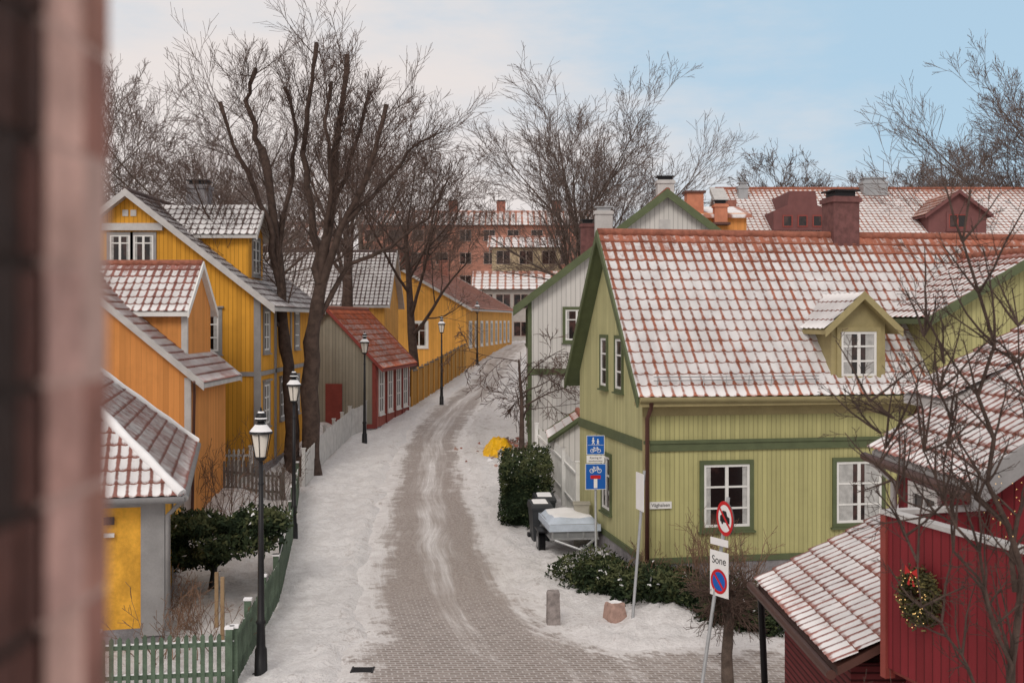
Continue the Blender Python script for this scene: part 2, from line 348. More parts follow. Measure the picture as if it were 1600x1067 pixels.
def build_road():
    m,N,p,o=newmat('slushy_cobbled_road')
    uv=N.n('ShaderNodeUVMap',uv_map='UVMap').outputs[0]; ub=N.n('ShaderNodeUVMap',uv_map='bare').outputs[0]
    s1=N.n('ShaderNodeSeparateXYZ',{0:uv}); u,v=s1.outputs[0],s1.outputs[1]
    sd=N.n('ShaderNodeSeparateXYZ',{0:ub}).outputs[0]
    c=N.n('ShaderNodeTexCoord').outputs['Object']
    wob=N.m('MULTIPLY',N.m('SUBTRACT',N.noise(N.comb(0.0,N.m('MULTIPLY',v,.12)),1,2),.5),1.2)
    uu=N.m('ADD',u,wob)
    s_a=N.noise(N.comb(N.m('MULTIPLY',uu,3.6),N.m('MULTIPLY',v,.13)),1,7,.76)
    s_b=N.noise(N.comb(N.m('MULTIPLY',u,1.8),N.m('MULTIPLY',v,.08)),1,3,.5)
    n2=N.noise(c,2.2,6,.7); n3=N.noise(c,16,5,.7); nl=N.noise(c,.35,4,.6)
    au=N.m('ABSOLUTE',u)
    tr=N.mr(N.m('ABSOLUTE',N.m('SUBTRACT',au,.80)),.72,.15)
    k=N.m('ADD',N.m('MULTIPLY',s_a,.46),N.m('MULTIPLY',s_b,.14))
    k=N.m('ADD',k,N.m('ADD',N.m('MULTIPLY',n2,.18),N.m('MULTIPLY',n3,.22)))
    k=N.m('ADD',k,N.m('MULTIPLY',tr,.10))
    k=N.m('ADD',k,N.mr(v,34,21,0.0,.07))
    k=N.m('ADD',k,N.m('MULTIPLY',N.m('SUBTRACT',nl,.5),.20))
    xy=N.n('ShaderNodeSeparateXYZ',{0:c})
    dx=N.m('SUBTRACT',xy.outputs[0],8.5); dy=N.m('SUBTRACT',xy.outputs[1],29.5)
    rad=N.m('SQRT',N.m('ADD',N.m('MULTIPLY',dx,dx),N.m('MULTIPLY',dy,dy)))
    arc=N.noise(N.comb(N.m('MULTIPLY',rad,3.5),N.m('MULTIPLY',N.m('ARCTAN2',dx,dy),.8)),1,5,.7)
    am=N.m('MULTIPLY',N.mr(v,29,23.5),N.mr(xy.outputs[0],-2.5,.5))
    k=N.m('ADD',k,N.m('MULTIPLY',N.m('MULTIPLY',N.m('SUBTRACT',arc,.52),.7),am))
    edge=N.mr(N.m('ADD',sd,N.m('MULTIPLY',N.m('SUBTRACT',n2,.5),2.4)),-.35,.75)
    k=N.m('ADD',N.m('MULTIPLY',edge,.26),N.m('SUBTRACT',k,.26))
    dirt=N.mr(k,.385,.60)
    brown=N.mix(N.mr(n3,.35,.68),(.265,.222,.20),(.45,.40,.37))
    col=N.mix(dirt,N.mix(N.mr(n2,.35,.65),(.62,.595,.585),(.80,.785,.78)),brown)
    br=N.n('ShaderNodeTexBrick',{'Vector':N.comb(u,v),'Scale':1.0,'Mortar Size':.02,'Mortar Smooth':.5,'Brick Width':.21,'Row Height':.13,'Color1':(.21,.17,.15,1),'Color2':(.35,.30,.275,1),'Mortar':(.60,.57,.56,1)})
    show=N.m('MULTIPLY',N.mr(N.m('ADD',k,N.mr(v,30,22,-.20,.03)),.42,.60),N.mr(v,31,24))
    col=N.mix(N.m('MULTIPLY',show,.72),col,br.outputs[0])
    N.set(p.inputs['Base Color'],col); N.set(p.inputs['Roughness'],N.mr(dirt,0,1,.85,.55)); p.inputs['Specular IOR Level'].default_value=.3
    h=N.m('ADD',N.m('ADD',N.m('MULTIPLY',s_a,1.0),n3),N.m('MULTIPLY',N.m('MULTIPLY',br.outputs[1],show),-.5))
    b=N.n('ShaderNodeBump',{'Strength':.7,'Distance':.05,'Height':h}); N.l.new(b.outputs[0],p.inputs['Normal'])
    mb=MB(); X=axis([(-7,7,.25),(7,24,1.2)]); Y=axis([(12,46,.3),(46,118,.6)]); S=[];UV=[];nx=len(X)
    for y in Y:
        L_,R_=sm(LE,y),sm(RE,y)
        for x in X:
            s=sdroad(x,y,L_,R_)+.35*noise.noise(V((x*.7,y*.7,5))); S.append(s); cc=(L_+R_)/2-max(0,(26-y))*.02
            mb.v.append((x,y,gz(x,y)+.02+.012*noise.noise(V((x*3,y*.4,0)))-.12*ss(-s,.05,.5))); UV.append((x-cc,y))
    for j in range(len(Y)-1):
        for i in range(nx-1):
            a=j*nx+i; q=(a,a+1,a+nx+1,a+nx)
            if max(S[t] for t in q)>-.5: mb.facei(q,m,[UV[t] for t in q],[S[t]+.0001 for t in q])
    mb.obj('road')
build_road()
# ---------------------------------------------------------------- GREEN HOUSE
FG=Fr(3.15,27,.176)
gh,k,ez=gable_house('green_wooden_house',FG,13.2,6.7,.3,5.12,8.74,GREENW,T_RED,CLAY,DKGREEN,over=.42,gover=.32,found=.5,gwall=GREENW2,rb=.42,barge=.26)
w=MB()
win(w,FG,1.40,2.54,1.60,3.08,DKGREEN,.10,2,(.36,.7),curt=.5)
win(w,FG,4.75,5.92,1.60,3.08,DKGREEN,.10,2,(.36,.7),curt=1.6)
FGL=FG.sub(0,6.7,-math.pi/2)
win(w,FGL,2.55,3.15,4.75,6.02,DKGREEN,.09,1,(.33,.66),curt=.4)
win(w,FGL,4.05,4.65,4.75,6.02,DKGREEN,.09,1,(.33,.66),curt=.4)
win(w,FGL,2.7,3.5,1.5,2.9,DKGREEN,.1,2,(.36,),curt=.3)
w.obj('windows',gh)
t=MB()
t.box(FG,-.07,7.2,-.05,-.002,3.42,3.66,DKGREEN); t.box(FG,-.09,7.2,-.08,-.052,3.60,3.68,DKGREEN)
t.box(FG,-.05,7.2,-.06,-.004,.78,.92,DKGREEN)
t.box(FGL,0,6.7,-.05,-.002,3.42,3.66,DKGREEN); t.box(FGL,0,6.7,-.055,-.003,.78,.92,DKGREEN)
t.box(FG,-.08,.06,-.07,.06,.8,4.9,OLIVE)
t.box(FG,-.3,7.3,-.46,-.02,4.50,4.60,OLIVE)
t.box(FG,-.1,7.2,-.035,-.001,4.25,4.5,OLIVE)
t.obj('wall_trim',gh)
g=MB()
g.tube([FG(-.3,-.50,4.66),FG(7.4,-.50,4.62)],.065,OLIVE,8)
g.tube([FG(-.02,-.48,4.62),FG(-.02,-.42,4.45),FG(-.02,-.14,4.2),FG(-.02,-.12,.4)],.05,BROWNT,8)
g.tube([FG(6.75,-.48,4.6),FG(6.75,-.12,4.2),FG(6.75,-.12,.4)],.05,BROWNT,8)
for zz in (.14,.22): g.tube([FG(.1,-.25,4.75+.2+zz),FG(4.2,-.25,4.75+.2+zz)],.010,STEEL,5)
for i in range(8): g.tube([FG(.2+i*.56,-.2,4.9),FG(.2+i*.56,-.27,5.2)],.012,STEEL,5)
g.obj('gutter_and_snow_guard',gh)
dormer(gh,FG,4.62,6.02,-.02,2.3,4.9,6.5,7.12,OLIVE,T_RED,CLAY,OLIVE,over=.3,fo=.3,bare=-.7,winspec=((4.86,5.78,5.14,6.22),dict(cols=2,rows=(.33,.66),curt=1.2)),wtrim=OLIVE)
pc=FG(6.55,3.45,0); chimney(gh,pc.x,pc.y,.74,.74,7.9,9.85,MAROON,.176)
FW=FG.sub(12.4,-.5,math.pi/2)
wg,_,_=gable_house('green_house_wing',FW,5,5.2,.3,6.75,8.15,GREENW,T_MAR,CLAY,DKGREEN,over=.45,gover=.3,barge=.24)
wg.parent=gh
def text(s,F,a,b,z,size,mat,parent,ext=.002,align='CENTER'):
    c=bpy.data.curves.new('lettering','FONT'); c.body=s; c.size=size; c.extrude=ext; c.align_x=align; c.align_y='CENTER'; c.materials.append(mat)
    o=bpy.data.objects.new('lettering',c); scene.collection.objects.link(o)
    o.matrix_world=Matrix.Translation(F(a,b,z))@Matrix.Rotation(F.th,4,'Z')@Matrix.Rotation(math.pi/2,4,'X'); o.parent=parent; return o
sn=empty('street_name_sign'); b=MB(); b.box(FG,.06,.60,-.055,-.01,2.08,2.24,WHITE); b.obj('plate',sn)
text('Våghalsen',FG,.33,-.058,2.165,.115,BLACK,sn)
# ---------------------------------------------------------------- PALE GRAY HOUSE
FWH=Fr(11.9,47,math.pi/2)
wh,_,_=gable_house('pale_gray_gable_house',FWH,9,11.2,.9,7.44,11.7,GRAYW,T_RED,CLAY,DKGREEN,over=.62,gover=.35,found=.2,barge=.36,sub=4)
F=Fr(.7,47); w=MB()
win(w,F,1.48,2.40,5.68,6.92,DKGREEN,.12,2,(.33,),curt=.5)
win(w,F,5.2,6.1,5.68,6.92,DKGREEN,.12,2,(.33,))
win(w,F,5.2,6.1,2.2,3.6,DKGREEN,.12,2,(.33,))
w.box(F,-.02,11.2,-.05,-.002,4.28,4.52,DKGREEN); w.box(F,-.06,.10,-.06,.05,1,7.3,DKGREEN)
w.box(F,5.3,5.75,-.03,-.002,10.2,10.6,LGRAYT)
w.obj('windows_and_trim',wh)
FS=Fr(.7,56,-math.pi/2); w=MB()
for a in (1.5,4.5,7.2): win(w,FS,a,a+.9,5.5,6.9,DKGREEN,.12,2,(.33,)); win(w,FS,a,a+.9,2,3.4,DKGREEN,.12,2,(.33,))
w.obj('side_windows',wh)
chimney(wh,6.7,50.5,.72,.72,11.0,12.6,LGRAYT); chimney(wh,3.95,49.8,.75,.6,9.0,11.2,LGRAYT,capm=STEEL); chimney(wh,3.3,50.4,.6,.6,8.8,10.7,MAROON)
# ---------------------------------------------------------------- FAR RED ROOFED HOUSE (right)
FR_=Fr(11.3,58,0)
fr,_,_=gable_house('long_red_roof_house',FR_,30,10,1.5,10.9,13.6,BRICKR,T_FAR,CLAY,LGRAYT,over=.5,gover=.2,bare=-.05,rb=.3,sub=4)
def sdorm(a0,a1,zt):
    m=MB(); z0=11.0
    P=[(a0,z0),(a1,z0),(a1,z0+.95),((a0+a1)/2+.75,z0+1.25),((a0+a1)/2+.65,zt),((a0+a1)/2-.65,zt),((a0+a1)/2-.75,z0+1.25),(a0,z0+.95)]
    m.face([FR_(a,-.3,z) for a,z in P],DORM); n=len(P)
    for i in range(n):
        (x0,y0),(x1,y1)=P[i],P[(i+1)%n]; m.face([FR_(x0,-.3,y0),FR_(x1,-.3,y1),FR_(x1,4.5,y1),FR_(x0,4.5,y0)],DORM)
    for i in range(3):
        c=(a0+a1)/2-1.0+i*.75; win(m,FR_,c,c+.5,z0+.15,z0+.75,b=-.3,cols=1,rows=(),frame=REDT)
    m.obj('dormer',fr)
sdorm(1.8,4.7,12.95)
dormer(fr,FR_,9.6,12.5,-.2,4.4,10.7,11.9,12.95,DORM,T_FAR,CLAY,DORM,over=.25,fo=.25,bare=.3,winspec=((10.6,11.5,11.1,11.8),dict(cols=2,rows=(),frame=REDT)),wtrim=DORM)
chimney(fr,19.6,62.5,1.3,.8,12.7,14.0,STEEL,capm=STEEL); chimney(fr,12.4,62.0,.5,.5,12.6,13.7,STEEL,capm=STEEL)
m=MB(); m.box(FR_,-.35,.1,.5,5.0,10.5,12.6,BRICKR); m.slant(FR_,-.5,.25,-.4,10.95,5,13.75,.3,LGRAYT); m.obj('brick_gable_end',fr)
oc=empty('orange_chimney_house'); m=MB(); Fo=Fr(8.2,55,0); m.box(Fo,0,3,0,6,1.5,11.6,ORANGEW); SAL=paint('salmon_render',(.50,.20,.12),.85,.15)
m.box(Fo,.2,1.0,.3,1.2,11.6,12.6,SAL); m.box(Fo,.1,1.1,.2,1.3,12.6,12.7,BROWNT)
m.slant(Fo,-.2,3.2,-.3,11.5,3,12.2,.15,T_FAR); m.obj('walls',oc); chimney(oc,9.9,54.8,.6,.6,11,12.0,SAL,name='small_chimney')
# ---------------------------------------------------------------- YELLOW HOUSE (left)
FY=Fr(-8.8,40,math.pi/2)
yh,_,_=gable_house('yellow_wooden_house',FY,10,9,1.1,7.39,10.9,YELLOWW,T_DK,DARKTILE,LGRAYT,over=.62,gover=.4,found=.3,barge=.26,rb=.1,side=.16)
F=Fr(-17.8,40); w=MB()
win(w,F,6.76,7.62,5.42,6.80,GRAYT,.12,2,(.33,.66),curt=.7,cap=True); win(w,F,6.98,7.66,2.80,4.20,GRAYT,.12,2,(.33,.66),curt=.7,cap=True)
win(w,F,3.84,4.55,8.5,9.45,GRAYT,.10,2,(.3,),curt=.5); win(w,F,4.66,5.36,8.5,9.45,GRAYT,.10,2,(.3,),curt=.5)
w.box(F,3.6,5.7,-.16,-.003,9.6,9.85,LGRAYT)
for a in (4.28,4.56): w.box(F,a,a+.2,-.03,-.002,10.1,10.32,LGRAYT)
w.box(F,0,9.05,-.06,-.002,4.55,4.70,GRAYT); w.box(F,8.85,9.08,-.07,.05,1.3,7.3,GRAYT)
for a in (.8,3.7): win(w,FY,a,a+.85,5.42,6.8,GRAYT,.12,2,(.33,.66),cap=True); win(w,FY,a,a+.85,2.8,4.2,GRAYT,.12,2,(.33,.66),cap=True)
for a in (6.6,): win(w,FY,a,a+.85,5.42,6.8,GRAYT,.12,2,(.33,.66)); win(w,FY,a,a+.85,2.8,4.2,GRAYT,.12,2,(.33,.66))
w.box(FY,0,10,-.06,-.002,4.55,4.70,GRAYT)
for a in (2.6,5.6): w.box(FY,a,a+.2,-.06,-.002,1.3,7.2,GRAYT)
w.obj('windows_and_trim',yh)
dormer(yh,FY,1.5,3.9,.7,4.4,7.9,9.75,10.72,YELLOWW,T_DK,DARKTILE,LGRAYT,over=.3,fo=.35,bare=0,winspec=((2.15,3.25,8.2,9.45),dict(cols=2,rows=(.3,.6))),wtrim=GRAYT)
chimney(yh,-12.2,45,.8,.8,9.8,11.75,FOUND)
nb,_,_=gable_house('gray_roof_neighbour_house',Fr(-15.5,66,.0),8.2,8,1.5,7.6,10.6,ORANGE2,T_DK,DARKTILE,LGRAYT,sub=4,rb=.1)
# ---------------------------------------------------------------- ORANGE HOUSE
oh,_,_=gable_house('orange_wooden_house',Fr(-9.5,34,math.pi/2),4.2,7,.2,4.97,7.84,ORANGEW,T_HIP,CLAY,LGRAYT,over=.45,gover=.25,found=.2,barge=.24,side=.16)
u,_,_=gable_house('upper_storey',Fr(-16.2,35.4,0),6.2,2.8,.2,7.0,8.25,ORANGEW,T_MAR,CLAY,WHITE,over=.32,gover=.12,barge=.22); u.parent=oh
m=MB(); F=Fr(-16.2,35.4); m.box(F,6.05,6.24,-.05,.05,4,6.95,LGRAYT); m.tube([(-9.25,33.5,4.7),(-9.35,33.9,4.3),(-9.42,33.92,.4)],.05,BROWNT,6)
m.box(Fr(-9.5,34,0),-.16,.03,-.04,.03,.5,4.8,LGRAYT)
m.obj('corner_boards',oh)
# ---------------------------------------------------------------- OCHRE HIPPED HOUSE
FO=Fr(-7.0,23.1,.240); oh2=empty('ochre_hipped_house'); m=MB()
m.box(FO,-9,0,0,9.5,-.3,.35,FOUND); m.box(FO,-9,-.02,.02,9.48,.35,3.25,OCHRE)
m.box(FO,-.42,.03,-.05,.35,.2,3.1,GRAYT); m.box(FO,-1.7,-1.35,-.05,.3,.2,3.1,GRAYT); m.box(FO,-.22,.06,9.2,9.56,.2,3.1,GRAYT)
m.box(FO,-9,.03,-.06,-.01,2.78,3.1,GRAYT); m.box(FO,-.02,.05,.35,9.3,2.78,3.1,GRAYT)
m.box(FO,-.012,.02,3.9,4.1,.3,2.8,GRAYT)
m.obj('walls',oh2)
m=MB(); o_=.38; W_=9.5+2*o_; kk=.9; half=W_/2; n=math.hypot(1,kk); z0=3.0
m.box(FO,-9.3,o_-.02,-o_+.02,9.5+o_-.02,z0-.1,z0,LGRAYT)
tileplane(m,FO(-9.3,-o_,z0),FO.a,FO.b+V((0,0,kk)),0,9.3+o_,0,9.3+o_-half,half*n,T_HIP,CLAY,ridge_bare=.1,tw=.22)
tileplane(m,FO(o_,-o_,z0),FO.b,-FO.a+V((0,0,kk)),0,W_,half,half,half*n,T_HIP,CLAY,ridge_bare=0,bare=.15,tw=.22)
tileplane(m,FO(-9.3,9.5+o_,z0),FO.a,-FO.b+V((0,0,kk)),0,9.3+o_,0,9.3+o_-half,half*n,T_HIP,CLAY)
for bb,sg in ((-o_,1),(9.5+o_,-1)):
    pts=[FO(o_-half*t/14,bb+sg*half*t/14,z0+half*kk*t/14+.06) for t in range(15)]; m.tube(pts,[.085 if i%2 else .105 for i in range(15)],SNOW,8)
m.tube([FO(o_-half,half-o_,z0+half*kk+.05),FO(-9.3,half-o_,z0+half*kk+.05)],.11,CLAY,8)
m.obj('roof',oh2)
m=MB(); m.tube([FO(-9,-o_-.06,z0-.02),FO(o_+.05,-o_-.06,z0-.05)],.07,GRAYT,8); m.tube([FO(o_+.06,-o_,z0-.03),FO(o_+.06,9.8,z0-.03)],.07,GRAYT,8)
m.tube([FO(o_,-o_+.1,z0-.1),FO(.1,-.05,2.6),FO(.1,-.05,.3)],.05,GRAYT,8); m.obj('gutters',oh2)
m=MB(); F=FO; m.box(F,-1.12,-.92,-.08,-.02,2.45,2.6,BLACK); m.box(F,-1.12,-.92,-.07,-.02,2.2,2.28,WHITE); m.obj('mailbox_plates',oh2)
# ---------------------------------------------------------------- GREEN / RED SMALL HOUSE
FT=Fr(-6.4,54,1.443)
SAGE=siding('sage_siding',(.30,.28,.225),.16); RUST=siding('rust_red_siding',(.36,.11,.085),.16)
th_,_,_=gable_house('small_sage_house',FT,7.06,4.6,1.2,4.6,7.0,RUST,T_RED2,CLAY,REDT,over=.4,gover=.3,found=.25,bare=.05,rb=.3,barge=.2,gwall=SAGE)
m=MB()
for a in (.7,2.5,4.3,5.9): win(m,FT,a,a+.8,2.1,4.1,WHITE,.12,2,(.33,.66))
for a in (0,2.05,3.9,5.5,6.95): m.box(FT,a,a+.12,-.06,-.003,1.4,4.5,REDT)
F=Fr(*FT(0,4.6,0)[:2],FT.th-math.pi/2); m.box(F,.0,4.6,-.05,-.002,1.42,1.62,REDT); m.box(F,4.46,4.62,-.055,.0,1.621,4.5,REDT); m.box(F,2.2,3.0,-.06,-.003,1.621,3.5,REDT)
m.obj('windows_and_trim',th_)
# ---------------------------------------------------------------- FAR AMBER HOUSE
FA=Fr(-3.3,83,1.449)
fa,_,_=gable_house('amber_wooden_house',FA,27,11,2.4,7.52,10.6,ORANGE2,T_FAR,CLAY,LGRAYT,over=.45,gover=.35,found=.5,bare=.10,rb=.3,sub=3,side=.10)
m=MB()
for i in range(9): win(m,FA,1.3+i*2.8,2.3+i*2.8,4.6,6.3,WHITE,.14,2,(.33,))
F=Fr(*FA(0,11,0)[:2],FA.th-math.pi/2)
for a in (3.0,7.0): win(m,F,a,a+1.1,4.6,6.3,WHITE,.14,2,(.33,),curt=.4)
m.obj('windows',fa)
for a in (5,13,21):
    p=FA(a,5.5,0); chimney(fa,p.x,p.y,.8,.8,10.2,11.9,BRICKR)
def block(name,x,y,w,d,z0,z1,mat,nx,nz,roofh=2,roofm=None,wm=None):
    e=empty(name); F=Fr(x,y); m=MB(); m.box(F,0,w,0,d,z0,z1,mat); m.obj('walls',e)
    r=MB(); k=roofh/(d/2); tileplane(r,F(-.5,-.5,z1),F.a,F.b+V((0,0,k)),0,w+1,0,w+1,(d/2+.5)*math.hypot(1,k),roofm or T_FAR,CLAY,th=.8,tw=.8,sub=3,step=.03)
    tileplane(r,F(-.5,d+.5,z1),F.a,-F.b+V((0,0,k)),0,w+1,0,w+1,(d/2+.5)*math.hypot(1,k),roofm or T_FAR,CLAY,th=.8,tw=.8,sub=3)
    for a in (0,w): r.face([F(a,0,z1),F(a,d,z1),F(a,d/2,z1+roofh)],mat)
    r.obj('roof',e); q=MB(); h=(z1-z0)/nz
    for i in range(nx):
        for j in range(nz):
            a=w*(i+.5)/nx; z=z0+h*(j+.3); win(q,F,a-.75,a+.75,z,z+1.5,None,.1,2,(),frame=wm or LGRAYT)
    q.obj('windows',e); return e
TAU=paint('taupe_frames',(.35,.28,.25))
bk=block('brick_apartment_building',-20,150,31,14,4,18.8,siding('far_brick_hazed',(.42,.20,.145),.3,.05,.2,horiz=True),10,5,2.4,wm=TAU)  # brick paler and greyer: distance haze put into the wall colour
for x in (-8,-1.5,6): chimney(bk,x,157,1.2,1,20.5,22.6,BRICKR)
block('cream_apartment_building',-2.2,126,7.5,10,4,14.4,paint('cream_plaster',(.50,.40,.26)),3,4,1.5,wm=TAU)
block('white_row_house',-3.6,117,9,8,4,9.6,paint('beige_gray_wall',(.38,.36,.34)),5,2,1.8,T_FAR,wm=TAU)
block('terrace_behind_trees',-46,120,26,12,4,14,siding('terrace_brick',(.36,.20,.14),.3,horiz=True),9,3,3,wm=TAU)
block('gray_apartment_building',12,130,30,12,4,13,paint('gray_plaster',(.3,.28,.27)),9,3,3,wm=TAU)
# ---------------------------------------------------------------- RED HOUSE right
rh=empty('red_wooden_house'); m=MB(); F=Fr(5.3,12.8,0)
m.box(F,0,6,0,3.0,-.2,4.86,REDW); m.box(Fr(5.95,15.4),0,6,0,1.5,-.2,5.4,REDW)
m.face([F(0,0,4.86),F(6,0,4.86),F(3,0,6.8)],REDW,[(0,4.9),(6,4.9),(3,7.1)])
m.obj('walls',rh)
m=MB(); kk=.70; n=math.hypot(1,kk)
m.hexa([V((5.0,12.5,4.55)),V((8.2,12.5,4.55+3.2*kk)),V((8.2,16.0,4.55+3.2*kk)),V((5.0,16.0,4.55)),V((5.0,12.5,4.68)),V((8.2,12.5,4.68+3.2*kk)),V((8.2,16.0,4.68+3.2*kk)),V((5.0,16.0,4.68))],LGRAYT)
tileplane(m,V((4.98,12.45,4.70)),V((0,1,0)),V((1,0,kk)),0,3.6,0,3.6,2.1*n,T_MAR,CLAY,bare=.08,tw=.21,th=.30,ridge_bare=0)
m.hexa([V((5.78,15.3,5.28)),V((9,15.3,5.28+3.22*.54)),V((9,17.0,5.28+3.22*.54)),V((5.78,17.0,5.28)),V((5.78,15.3,5.40)),V((9,15.3,5.40+3.22*.54)),V((9,17.0,5.40+3.22*.54)),V((5.78,17.0,5.40))],LGRAYT)
tileplane(m,V((5.75,15.28,5.42)),V((0,1,0)),V((1,0,.54)),0,1.75,0,1.75,3.4,T_MAR,CLAY,bare=.08,tw=.21,th=.30,ridge_bare=0)
m.hexa([V((4.94,12.38,4.44)),V((8.2,12.38,4.44+3.26*kk)),V((8.2,12.44,4.44+3.26*kk)),V((4.94,12.44,4.44)),V((4.94,12.38,4.76)),V((8.2,12.38,4.76+3.26*kk)),V((8.2,12.44,4.76+3.26*kk)),V((4.94,12.44,4.76))],GRAYT)
m.tube([V((4.92,12.4,4.6)),V((4.92,16.1,4.6))],.06,BROWNT,8)
m.tube([V((4.96,15.9,4.55)),V((5.2,15.7,4.3)),V((5.24,15.7,0))],.045,LGRAYT,8)
m.obj('roof',rh)
m=MB(); FB=Fr(4.1,12.6,math.atan2(-2.1,.57)); Lb=2.18
m.box(FB,0,Lb,-.02,.04,2.72,4.38,REDW); m.box(FB,-.04,Lb+.04,-.06,.08,4.38,4.43,LGRAYT); m.box(FB,-.05,.05,-.05,.07,2.6,4.38,REDT)
m.box(FB,0,Lb,.041,1.5,2.66,2.76,REDT); m.box(FB,.12,Lb,.16,2.6,-.2,2.659,REDW)
FB2=FB.sub(Lb,0,math.pi/2); m.box(FB2,0,1.6,-.02,.04,2.72,4.38,REDW); m.box(FB2,.05,1.6,-.06,.08,4.381,4.432,LGRAYT)
FB3=FB.sub(0,0,math.pi/2); m.box(FB3,.045,1.2,-.06,-.02,2.72,4.38,REDW); m.box(FB3,.085,1.2,-.1,.04,4.382,4.433,LGRAYT)
for i in range(3): m.box(FB,.2,Lb,.10,.155,.9+i*.35,.98+i*.35,LGRAYT)
m.obj('balcony',rh)
m=MB(); win(m,Fr(5.3,15.8,-math.pi/2),.6,1.5,3.2,4.3,WHITE,.08,2,(.4,)); m.obj('windows',rh)
wr=empty('christmas_wreath'); m=MB(); NEED=paint('fir_needles',(.06,.06,.025),.8,.4,20); NEED2=paint('fir_needles_light',(.16,.14,.05),.8,.4,20)
LIT,Nn,pp,oo=newmat('fairy_bulb'); pp.inputs['Base Color'].default_value=(1,.6,.2,1); pp.inputs['Emission Color'].default_value=(1,.65,.25,1); pp.inputs['Emission Strength'].default_value=1.2
ctr=FB(.78,-.13,3.66)
for i in range(2600):
    t=R.uniform(0,2*math.pi); rr=.215+R.gauss(0,.04); c=ctr+FB.a*(rr*math.cos(t))+V((0,0,rr*math.sin(t)))+FB.b*R.uniform(-.09,.07)
    d=V((R.gauss(0,1),R.gauss(0,1),R.gauss(0,1))).normalized()*.045; s=d.orthogonal().normalized()*.008
    m.face([c-s,c+s,c+d+s,c+d-s],NEED if i%3 else NEED2)
m.obj('needles',wr); m=MB()
def bulb(mb,c,r,mat):
    mb.tube([c-V((0,0,r)),c-V((0,0,r*.5)),c+V((0,0,r*.5)),c+V((0,0,r))],[r*.3,r,r,r*.3],mat,6)
for i in range(44):
    t=R.uniform(0,2*math.pi); rr=.215+R.gauss(0,.045); bulb(m,ctr+FB.a*(rr*math.cos(t))+V((0,0,rr*math.sin(t)))-FB.b*.10,.0045,LIT)
m.obj('lights',wr); m=MB(); bc=ctr+V((0,0,.26))-FB.b*.1; RB=paint('red_ribbon',(.5,.02,.02),.5)
for s in (1,-1): m.face([bc,bc+FB.a*.10*s+V((0,0,.06)),bc+FB.a*.11*s-V((0,0,.04))],RB); m.face([bc,bc+FB.a*.03*s-V((0,0,.14)),bc+FB.a*.07*s-V((0,0,.13))],RB)
m.obj('bow',wr)
sh=empty('red_garden_shed'); m=MB(); F=Fr(4.0,13.6,0)
LOUV=siding('red_slats',(.15,.03,.032),.09,.22,.9,horiz=True)
m.box(F,0,1.9,0,3.3,-.2,2.45,LOUV); m.obj('walls',sh); m=MB()
kk=.52; n=math.hypot(1,kk)
m.hexa([V((3.7,13.1,2.46)),V((5.9,13.1,2.46+2.2*kk)),V((5.9,17.3,2.46+2.2*kk)),V((3.7,17.3,2.46)),V((3.7,13.1,2.56)),V((5.9,13.1,2.56+2.2*kk)),V((5.9,17.3,2.56+2.2*kk)),V((3.7,17.3,2.56))],BROWNT)
tileplane(m,V((3.66,13.05,2.58)),V((0,1,0)),V((1,0,kk)),0,4.3,0,4.3,2.2*n,T_MAR,CLAY,ridge_bare=0,bare=.04,tw=.21,th=.30)
m.tube([V((3.6,13.0,2.5)),V((3.6,17.4,2.5))],.06,BROWNT,8); m.tube([V((3.72,17.25,2.5)),V((3.82,17.2,0))],.05,BLACK,8); m.obj('roof',sh)
# ---------------------------------------------------------------- fences
def picket(name,pts,h,mat,sp=.14,w=.075,zoff=0,posts=2.0,pointed=True,rails=True,cap=None):
    m=MB()
    for (x0,y0),(x1,y1) in zip(pts,pts[1:]):
        L=math.hypot(x1-x0,y1-y0); F=Fr(x0,y0,math.atan2(y1-y0,x1-x0)); n=int(L/sp)
        for i in range(n):
            a=i*sp+.02; p=F(a+w/2,0,0); z=gz(p.x,p.y)+zoff+R.uniform(-.01,.01); hh=h+R.uniform(-.02,.02)
            m.box(F,a,a+w,-.012,.012,z+.06,z+hh,mat)
            if pointed: m.face([F(a,-.012,z+hh),F(a+w,-.012,z+hh),F(a+w/2,-.012,z+hh+.05)],mat); m.face([F(a,.012,z+hh),F(a+w,.012,z+hh),F(a+w/2,.012,z+hh+.05)],mat)
        if rails:
            for rz in (.25,.8):
                q0=gz(x0,y0)+zoff+h*rz; q1=gz(x1,y1)+zoff+h*rz
                m.hexa([F(0,.013,q0),F(L,.013,q1),F(L,.06,q1),F(0,.06,q0),F(0,.013,q0+.08),F(L,.013,q1+.08),F(L,.06,q1+.08),F(0,.06,q0+.08)],mat)
                if cap: m.hexa([F(0,.01,q0+.081),F(L,.01,q1+.081),F(L,.06,q1+.081),F(0,.06,q0+.081),F(0,.01,q0+.10),F(L,.01,q1+.10),F(L,.06,q1+.10),F(0,.06,q0+.10)],SNOW)
        k=max(1,int(L/posts))
        for i in range(k+1):
            a=L*i/k; p=F(a,0,0); z=gz(p.x,p.y)+zoff; m.box(F,a-.06,a+.06,.02,.14,z-.1,z+h+.12,mat)
            m.box(F,a-.075,a+.075,.0,.155,z+h+.12,z+h+.16,SNOW if cap else mat)
    return m.obj(name)
FENG=paint('fence_green',(.085,.125,.085),.7,.3); FENW=paint('fence_white',(.74,.74,.72),.7,.1); FENY=siding('fence_amber',(.46,.25,.06),.17,.1,.6); FENB=paint('fence_weathered',(.16,.145,.13),.9,.3)
FENW2=paint('fence_white_weathered',(.56,.56,.55),.8,.15)
picket('green_picket_fence',[(-9.5,19.6),(-4.9,20.3),(-5.35,26.5),(-6.3,33.2),(-7.3,39.5)],.95,FENG,cap=True)
